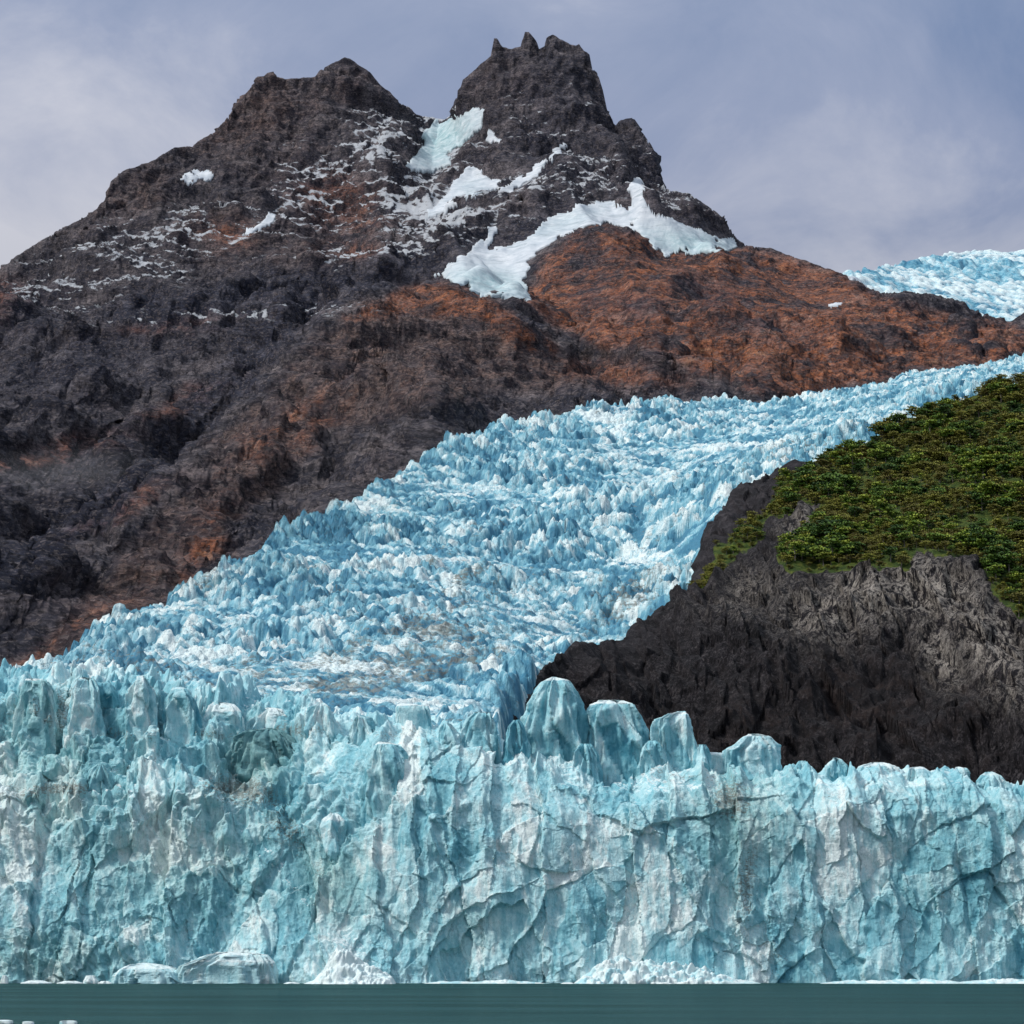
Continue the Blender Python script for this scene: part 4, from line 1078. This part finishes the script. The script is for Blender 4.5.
tower([(636,790),(640,765),(643,748),(648,741)], [(668,790),(665,765),(660,748),(655,740)], Y0+30, 'short jagged ice spike between the two lobed tower and the slanting wedge', thick=.9, seed=21, tone=.3, crust=.15, flute=2.0)
tower([(690,790),(693,765),(696,752),(700,745)], [(716,790),(713,768),(710,754),(705,744)], Y0+30, 'short ice spike at the right foot of the slanting wedge', thick=.9, seed=22, tone=.36, crust=.15, flute=2.0)
tower([(566,795),(572,768),(577,752),(582,744)], [(604,795),(600,770),(596,754),(589,743)], Y0+27, 'stubby fluted ice buttress filling the gap between dome and two lobed tower', thick=.8, seed=23, tone=.34, crust=.18, flute=2.0)
tower([(430,770),(434,745),(438,732),(443,724)], [(464,770),(461,748),(457,734),(449,723)], Y0+20, 'small pale ice spike left of the upright fluted slab', thick=.9, seed=24, tone=.45, crust=.25, flute=1.6)

tower([(14,735),(17,712),(20,694),(26,682)], [(56,735),(54,708),(51,690),(44,680),(35,678)], Y0+49, 'broad grey blue ice block at the far left end of the crest', thick=.8, seed=25, tone=.4, crust=.25, teal=.5, dirt=.15, box=4, flute=2.2)
tower([(66,735),(70,708),(74,690),(80,680)], [(104,735),(101,706),(98,690),(92,678),(86,676.5)], Y0+48, 'pale ice tower second from the left end of the crest', thick=.8, seed=26, tone=.5, crust=.3, box=3.4, flute=2.0)
tower([(122,735),(126,708),(130,690),(136,679)], [(156,735),(154,705),(150,688),(144,675.5)], Y0+48, 'slanted ice tower with a sharp right edge on the left crest', thick=.8, seed=27, tone=.44, crust=.28, box=3.4, flute=1.8)
tower([(160,745),(163,715),(167,698),(173,688)], [(200,745),(197,718),(194,700),(187,689),(180,686)], Y0+50, 'stocky blue ice block left of the white capped square one', thick=.8, seed=28, tone=.35, crust=.22, box=4, flute=1.6)
tower([(252,748),(255,728),(259,716),(265,709)], [(294,748),(291,730),(288,717),(280,709),(272,707)], Y0+57, 'low white ice block directly behind the dark teal block', thick=.8, seed=29, tone=.5, crust=.4, box=4, flute=1.2)
tower([(344,770),(347,742),(350,726),(355,716)], [(376,770),(374,745),(371,728),(366,717),(360,714.5)], Y0+35, 'blue ice spike between the pale pinnacle and the square topped tower', thick=.8, seed=30, tone=.32, crust=.15, flute=1.8)

berg = lump('iceberg', [(112,988),(114,976),(120,969),(128,965),(140,963.5),(152,966),(165,965.9)] if False else [(112,989),(114,976),(120,969),(128,965.5),(138,963.5)],
     [(182,989),(181,980),(178,972),(168,967),(156,964.5),(146,963)], Y0-14, 'pale blue floating ice lump with two humps at the foot of the cliff', 'iceberg', M_BERG, .7, 1, .3, .1, 0, .1, 1.0, 31, flute=.6, box=3.4)
b2 = lump('hump', [(172,989),(174,974),(180,966),(196,960),(206,955),(216,953)], [(275,989),(274,974),(271,962),(264,955),(250,952.5),(230,952)], Y0-14, None, None, M_BERG, .4, 1, .32, .12, 0, .1, 1.2, 32, flute=.6, box=4)
b2.parent = berg; b2.location = (b2.location[0] - berg.location[0], 0, b2.location[2] - berg.location[2])
for k in ('label', 'category'):
    if k in b2: del b2[k]

FL = 'small ice floes on the lake'
def floe(x0, x1, top, base, label, seed, Y=None):
    Yw = CAM_H * F * 1.0 / max(1., (base - 951.)) if Y is None else Y
    top = base - (base - top) * (.28 if Y is None else .85)
    m = (x0 + x1) / 2; h = base - top
    lump('ice_floe', [(x0, base + .6), (x0 + .4, base - h * .4), (x0 + (m - x0) * .5, top + h * .1)], [(x1, base + .6), (x1 - .4, base - h * .35), (m + (x1 - m) * .4, top)], Yw, label, 'ice floe', M_BERG, .8, .4, .6, .45, 0, .05, .7, seed, FL, rows=40, around=60, k=2.5)
floe(0, 8, 974, 983, 'small white ice floe at the left end of the cliff foot', 41, 790)
floe(20, 50, 980, 984, 'long flat ice floe at the cliff foot, left of the boxy one', 42, 786)
floe(56, 82, 980.5, 984, 'thin ice floe strip just left of the boxy one', 43, 786)
floe(83, 97, 974, 984, 'boxy white ice floe at the cliff foot left of the iceberg', 44, 788)
floe(98, 112, 980.5, 984.5, 'thin ice floe touching the left side of the iceberg', 45, 785)
floe(-3, 12, 1017.5, 1021, 'white ice floe on open water in the near left corner', 46)
floe(22, 30, 1020, 1022, 'tiny ice speck on open water beside the near left floe', 47)
floe(62, 75, 1018, 1021.5, 'small ice floe on open water right of the tiny speck', 48)
floe(284, 300, 981.5, 985, 'thin ice floe just right of the iceberg', 49, 785)
floe(560, 576, 982, 985, 'thin ice floe at the left tip of the white rubble heap', 50, 785)

# rubble heaps at the foot of the wall
def heap(name, pts, Yf, depth, label, cat, seed, crust=.75, dirt=.1, n=240, m=60, blk=1.0):
    """a bank of broken ice: crest row in the photo for each column, sloping out to the water"""
    P = np.array(pts, float)
    px = np.linspace(P[0, 0], P[-1, 0], n)
    ty = np.interp(px, P[:, 0], P[:, 1])
    x, _, z = at(px, ty, Yf + depth * .6)
    s = np.linspace(0, 1, m)[:, None]
    prof = np.where(s < .6, np.sin(s / .6 * math.pi / 2) ** 1.2, 1 - .3 * (s - .6) / .4)
    zz = -1.5 + (np.maximum(z, .0)[None, :] + 1.5) * prof
    yy = Yf + depth * s + 0 * zz; xx = x[None, :] + 0 * zz
    b, tn = blocks(xx / 3.2, yy / 3.2 + zz / 4, 800 + seed, .25, 2.0, .9); b2, tn2 = blocks(xx / 1.3, yy / 1.3 + zz / 2, 820 + seed, .25, 2.0, .9)
    amp_ = np.clip(z, 0, 4)[None, :] / 4
    zz = zz + (b * 1.5 + b2 * .7 - .6) * amp_ * blk * np.sin(np.clip(s, 0, .9) / .9 * math.pi) ** .5
    yy = yy - (b * 1.2 + b2 * .6) * amp_ * blk
    Zn = np.stack([.3 + .5 * tn, crust - .38 + .4 * tn2, dirt + 0 * tn, .05 + 0 * tn], -1).reshape(-1, 4)
    o = link(name, raw_mesh(name, np.stack([xx, yy, zz], -1).reshape(-1, 3), grid_faces(m, n), M_BERG, {'zone': Zn}))
    return tag(o, label, cat)
heap('ice_rubble', [(574,983),(584,976),(596,968),(606,961),(622,957),(640,961),(660,966),(680,963),(700,969),(716,974),(735,979),(760,983)], 782, 22, 'white heap of broken ice blocks at the foot of the cliff right of centre', 'ice rubble', 1)
heap('ice_rubble', [(300,985),(314,980),(324,972),(331,958),(337,948),(344,949),(352,955),(362,961),(374,967),(384,972),(392,977),(396,983)], 776, 20, 'white wedge of fallen snow ending the slanting chute at the cliff foot', 'ice rubble', 2, .95, .02, blk=.7)
heap('ice_rubble', [(820,983),(850,980),(880,981),(920,979),(960,982),(990,979),(1024,980),(1060,984)], 784, 14, 'thin low line of broken ice along the cliff foot at the right', 'ice rubble', 3, .7)
heap('ice_rubble', [(420,984),(440,981),(470,982),(500,980),(530,982),(560,984)], 786, 12, 'faint thin line of broken ice along the cliff foot at the centre', 'ice rubble', 4, .6)

# ------------------------------------------------------------------ lake
yw = np.concatenate([[-2500, -800, 0], np.linspace(100, 900, 40), [2000, 7200]])
xw = np.array([-3200, -1600, -800, -300, 0, 300, 800, 1600, 3200.])
XX, YY = np.meshgrid(xw, yw)
o = link('water', raw_mesh('water', np.stack([XX, YY, 0 * XX], -1).reshape(-1, 3), grid_faces(len(yw), len(xw)), M_WATER))
tag(o, 'dark teal lake water before the ice cliff', 'lake', kind='structure')

# ------------------------------------------------------------------ air and mist
def mist(px, py, Y, rx, ry, rz, dens, label):
    m = bpy.data.materials.new('mist'); m.use_nodes = True; q = m.node_tree; q.nodes.clear()
    out = q.nodes.new('ShaderNodeOutputMaterial'); v = q.nodes.new('ShaderNodeVolumePrincipled'); v.inputs['Color'].default_value = (.9, .93, 1, 1)
    tcn = q.nodes.new('ShaderNodeTexCoord')
    ns = q.nodes.new('ShaderNodeTexNoise'); ns.inputs['Scale'].default_value = 1.6; ns.inputs['Detail'].default_value = 5; ns.inputs['Roughness'].default_value = .6; ns.inputs['Distortion'].default_value = .5
    q.links.new(tcn.outputs['Object'], ns.inputs['Vector'])
    ln_ = q.nodes.new('ShaderNodeVectorMath'); ln_.operation = 'LENGTH'; q.links.new(tcn.outputs['Object'], ln_.inputs[0])
    a1 = q.nodes.new('ShaderNodeMath'); a1.operation = 'MULTIPLY_ADD'; q.links.new(ln_.outputs['Value'], a1.inputs[0]); a1.inputs[1].default_value = -.55; a1.inputs[2].default_value = .06
    a2 = q.nodes.new('ShaderNodeMath'); a2.operation = 'ADD'; q.links.new(ns.outputs[0], a2.inputs[0]); q.links.new(a1.outputs[0], a2.inputs[1])
    a3 = q.nodes.new('ShaderNodeMapRange'); q.links.new(a2.outputs[0], a3.inputs[0]); a3.inputs[1].default_value = .08; a3.inputs[2].default_value = .45; a3.inputs[4].default_value = dens
    q.links.new(a3.outputs[0], v.inputs['Density']); q.links.new(v.outputs[0], out.inputs['Volume'])
    th = np.linspace(0, math.pi, 14)[:, None]; ph_ = np.linspace(0, 2 * math.pi, 24, endpoint=False)[None, :]
    V = np.stack([np.sin(th) * np.cos(ph_), np.sin(th) * np.sin(ph_), np.cos(th) + 0 * ph_], -1).reshape(-1, 3)
    o = link('mist', raw_mesh('mist', V, grid_faces(14, 24, True)[:, ::-1], m)); o.location = at(px, py, Y); o.scale = (rx, ry, rz)
    return tag(o, label, kind='stuff')
mist(60, 470, 2450, 130, 90, 24, .0011, 'faint wisp of mist hanging on the dark lower left slope')

# light, sky, camera
sc = bpy.context.scene
SUN_EL, SUN_AZ = R(47), R(-108)      # azimuth measured clockwise from the view direction (+Y)
world = bpy.data.worlds.new('World'); sc.world = world; world.use_nodes = True
nt = world.node_tree; nd = nt.nodes; ln = nt.links
bg = nd['Background']; bg.inputs['Strength'].default_value = .1
sky = nd.new('ShaderNodeTexSky'); sky.sky_type = 'NISHITA'; sky.sun_disc = False
sky.sun_elevation = SUN_EL; sky.sun_rotation = SUN_AZ
tc = nd.new('ShaderNodeTexCoord')
def wmath(op, a, b=0., c=0.):
    n = nd.new('ShaderNodeMath'); n.operation = op
    for s, v in zip(n.inputs, (a, b, c)):
        if isinstance(v, bpy.types.NodeSocket): ln.new(v, s)
        else: s.default_value = v
    return n.outputs[0]
def wnoise(scale, detail, rough, vec, dist=0.):
    n = nd.new('ShaderNodeTexNoise'); ln.new(vec, n.inputs['Vector'])
    n.inputs['Scale'].default_value = scale; n.inputs['Detail'].default_value = detail; n.inputs['Roughness'].default_value = rough; n.inputs['Distortion'].default_value = dist
    return n.outputs[0]
def wramp(f, stops):
    n = nd.new('ShaderNodeValToRGB'); ln.new(f, n.inputs[0]); e = n.color_ramp.elements
    while len(e) < len(stops): e.new(.5)
    for x, (p, c) in zip(e, stops): x.position = p; x.color = (*c, 1)
    return n.outputs[0]
mp = nd.new('ShaderNodeMapping'); mp.inputs['Scale'].default_value = (1, 1, 1.3); ln.new(tc.outputs['Generated'], mp.inputs['Vector'])
sep = nd.new('ShaderNodeSeparateXYZ'); ln.new(tc.outputs['Generated'], sep.inputs[0])
cl1 = wnoise(2.6, 8, .55, mp.outputs[0], .4)
cl2 = wnoise(9, 8, .6, mp.outputs[0], .6)
# thick overcast: brighter and paler towards the left, violet grey elsewhere
side = wmath('MULTIPLY_ADD', wmath('MAXIMUM', wmath('MINIMUM', sep.outputs[0], .3), -.3), -1.3, .4)
low = wmath('MULTIPLY_ADD', wmath('MAXIMUM', wmath('MINIMUM', sep.outputs[2], .42), .2), -4.0, 1.6)
f = wmath('ADD', wmath('MULTIPLY', cl1, .6), wmath('MULTIPLY', cl2, .4))
f = wmath('ADD', wmath('MULTIPLY_ADD', f, 1.5, -.35), wmath('ADD', wmath('MULTIPLY', side, .28), wmath('MULTIPLY', low, .75)))
cloud = wramp(f, [(.3, (.09, .155, .32)), (.5, (.18, .25, .43)), (.7, (.33, .38, .54)), (.95, (.72, .72, .79))])
# an overcast sky is about three times as bright overhead as at the horizon
zen = wmath('MULTIPLY_ADD', wmath('POWER', wmath('MAXIMUM', sep.outputs[2], 0.0), 1.3), 23.0, 2.95)
zf = wmath('MINIMUM', wmath('MULTIPLY', wmath('MAXIMUM', wmath('SUBTRACT', sep.outputs[2], .3), 0.0), 2.2), .8)
mz = nd.new('ShaderNodeMix'); mz.data_type = 'RGBA'; ln.new(zf, mz.inputs[0]); ln.new(cloud, mz.inputs[6]); mz.inputs[7].default_value = (.37, .395, .40, 1); cloud = mz.outputs[2]
mul = nd.new('ShaderNodeVectorMath'); mul.operation = 'SCALE'; ln.new(cloud, mul.inputs[0]); ln.new(zen, mul.inputs['Scale'])
mx = nd.new('ShaderNodeMix'); mx.data_type = 'RGBA'; mx.inputs[0].default_value = .88
ln.new(sky.outputs[0], mx.inputs[6]); ln.new(mul.outputs[0], mx.inputs[7])
ln.new(mx.outputs[2], bg.inputs['Color'])

sun = bpy.data.lights.new('sun', 'SUN'); sun.energy = 2.6; sun.angle = R(9); sun.color = (1, .95, .88)
so = bpy.data.objects.new('sun', sun); C.objects.link(so)
from mathutils import Vector
dirv = Vector((math.sin(SUN_AZ) * math.cos(SUN_EL), math.cos(SUN_AZ) * math.cos(SUN_EL), math.sin(SUN_EL)))
so.rotation_euler = (-dirv).to_track_quat('-Z', 'Y').to_euler(); so.location = (-300, -300, 600)

cam = bpy.data.cameras.new('camera'); cam.sensor_fit = 'HORIZONTAL'; cam.sensor_width = 36; cam.lens = 36 * F / 1024
cam.clip_start = 1; cam.clip_end = 40000
co = bpy.data.objects.new('camera', cam); C.objects.link(co)
co.location = (0, 0, CAM_H); co.rotation_euler = (math.pi / 2 + PITCH, 0, 0)
sc.camera = co
sc.render.resolution_x = sc.render.resolution_y = 1024
vs = sc.view_settings
vs.view_transform = 'Standard'; vs.look = 'None'; vs.exposure = 0.24; vs.gamma = 1; vs.use_curve_mapping = False
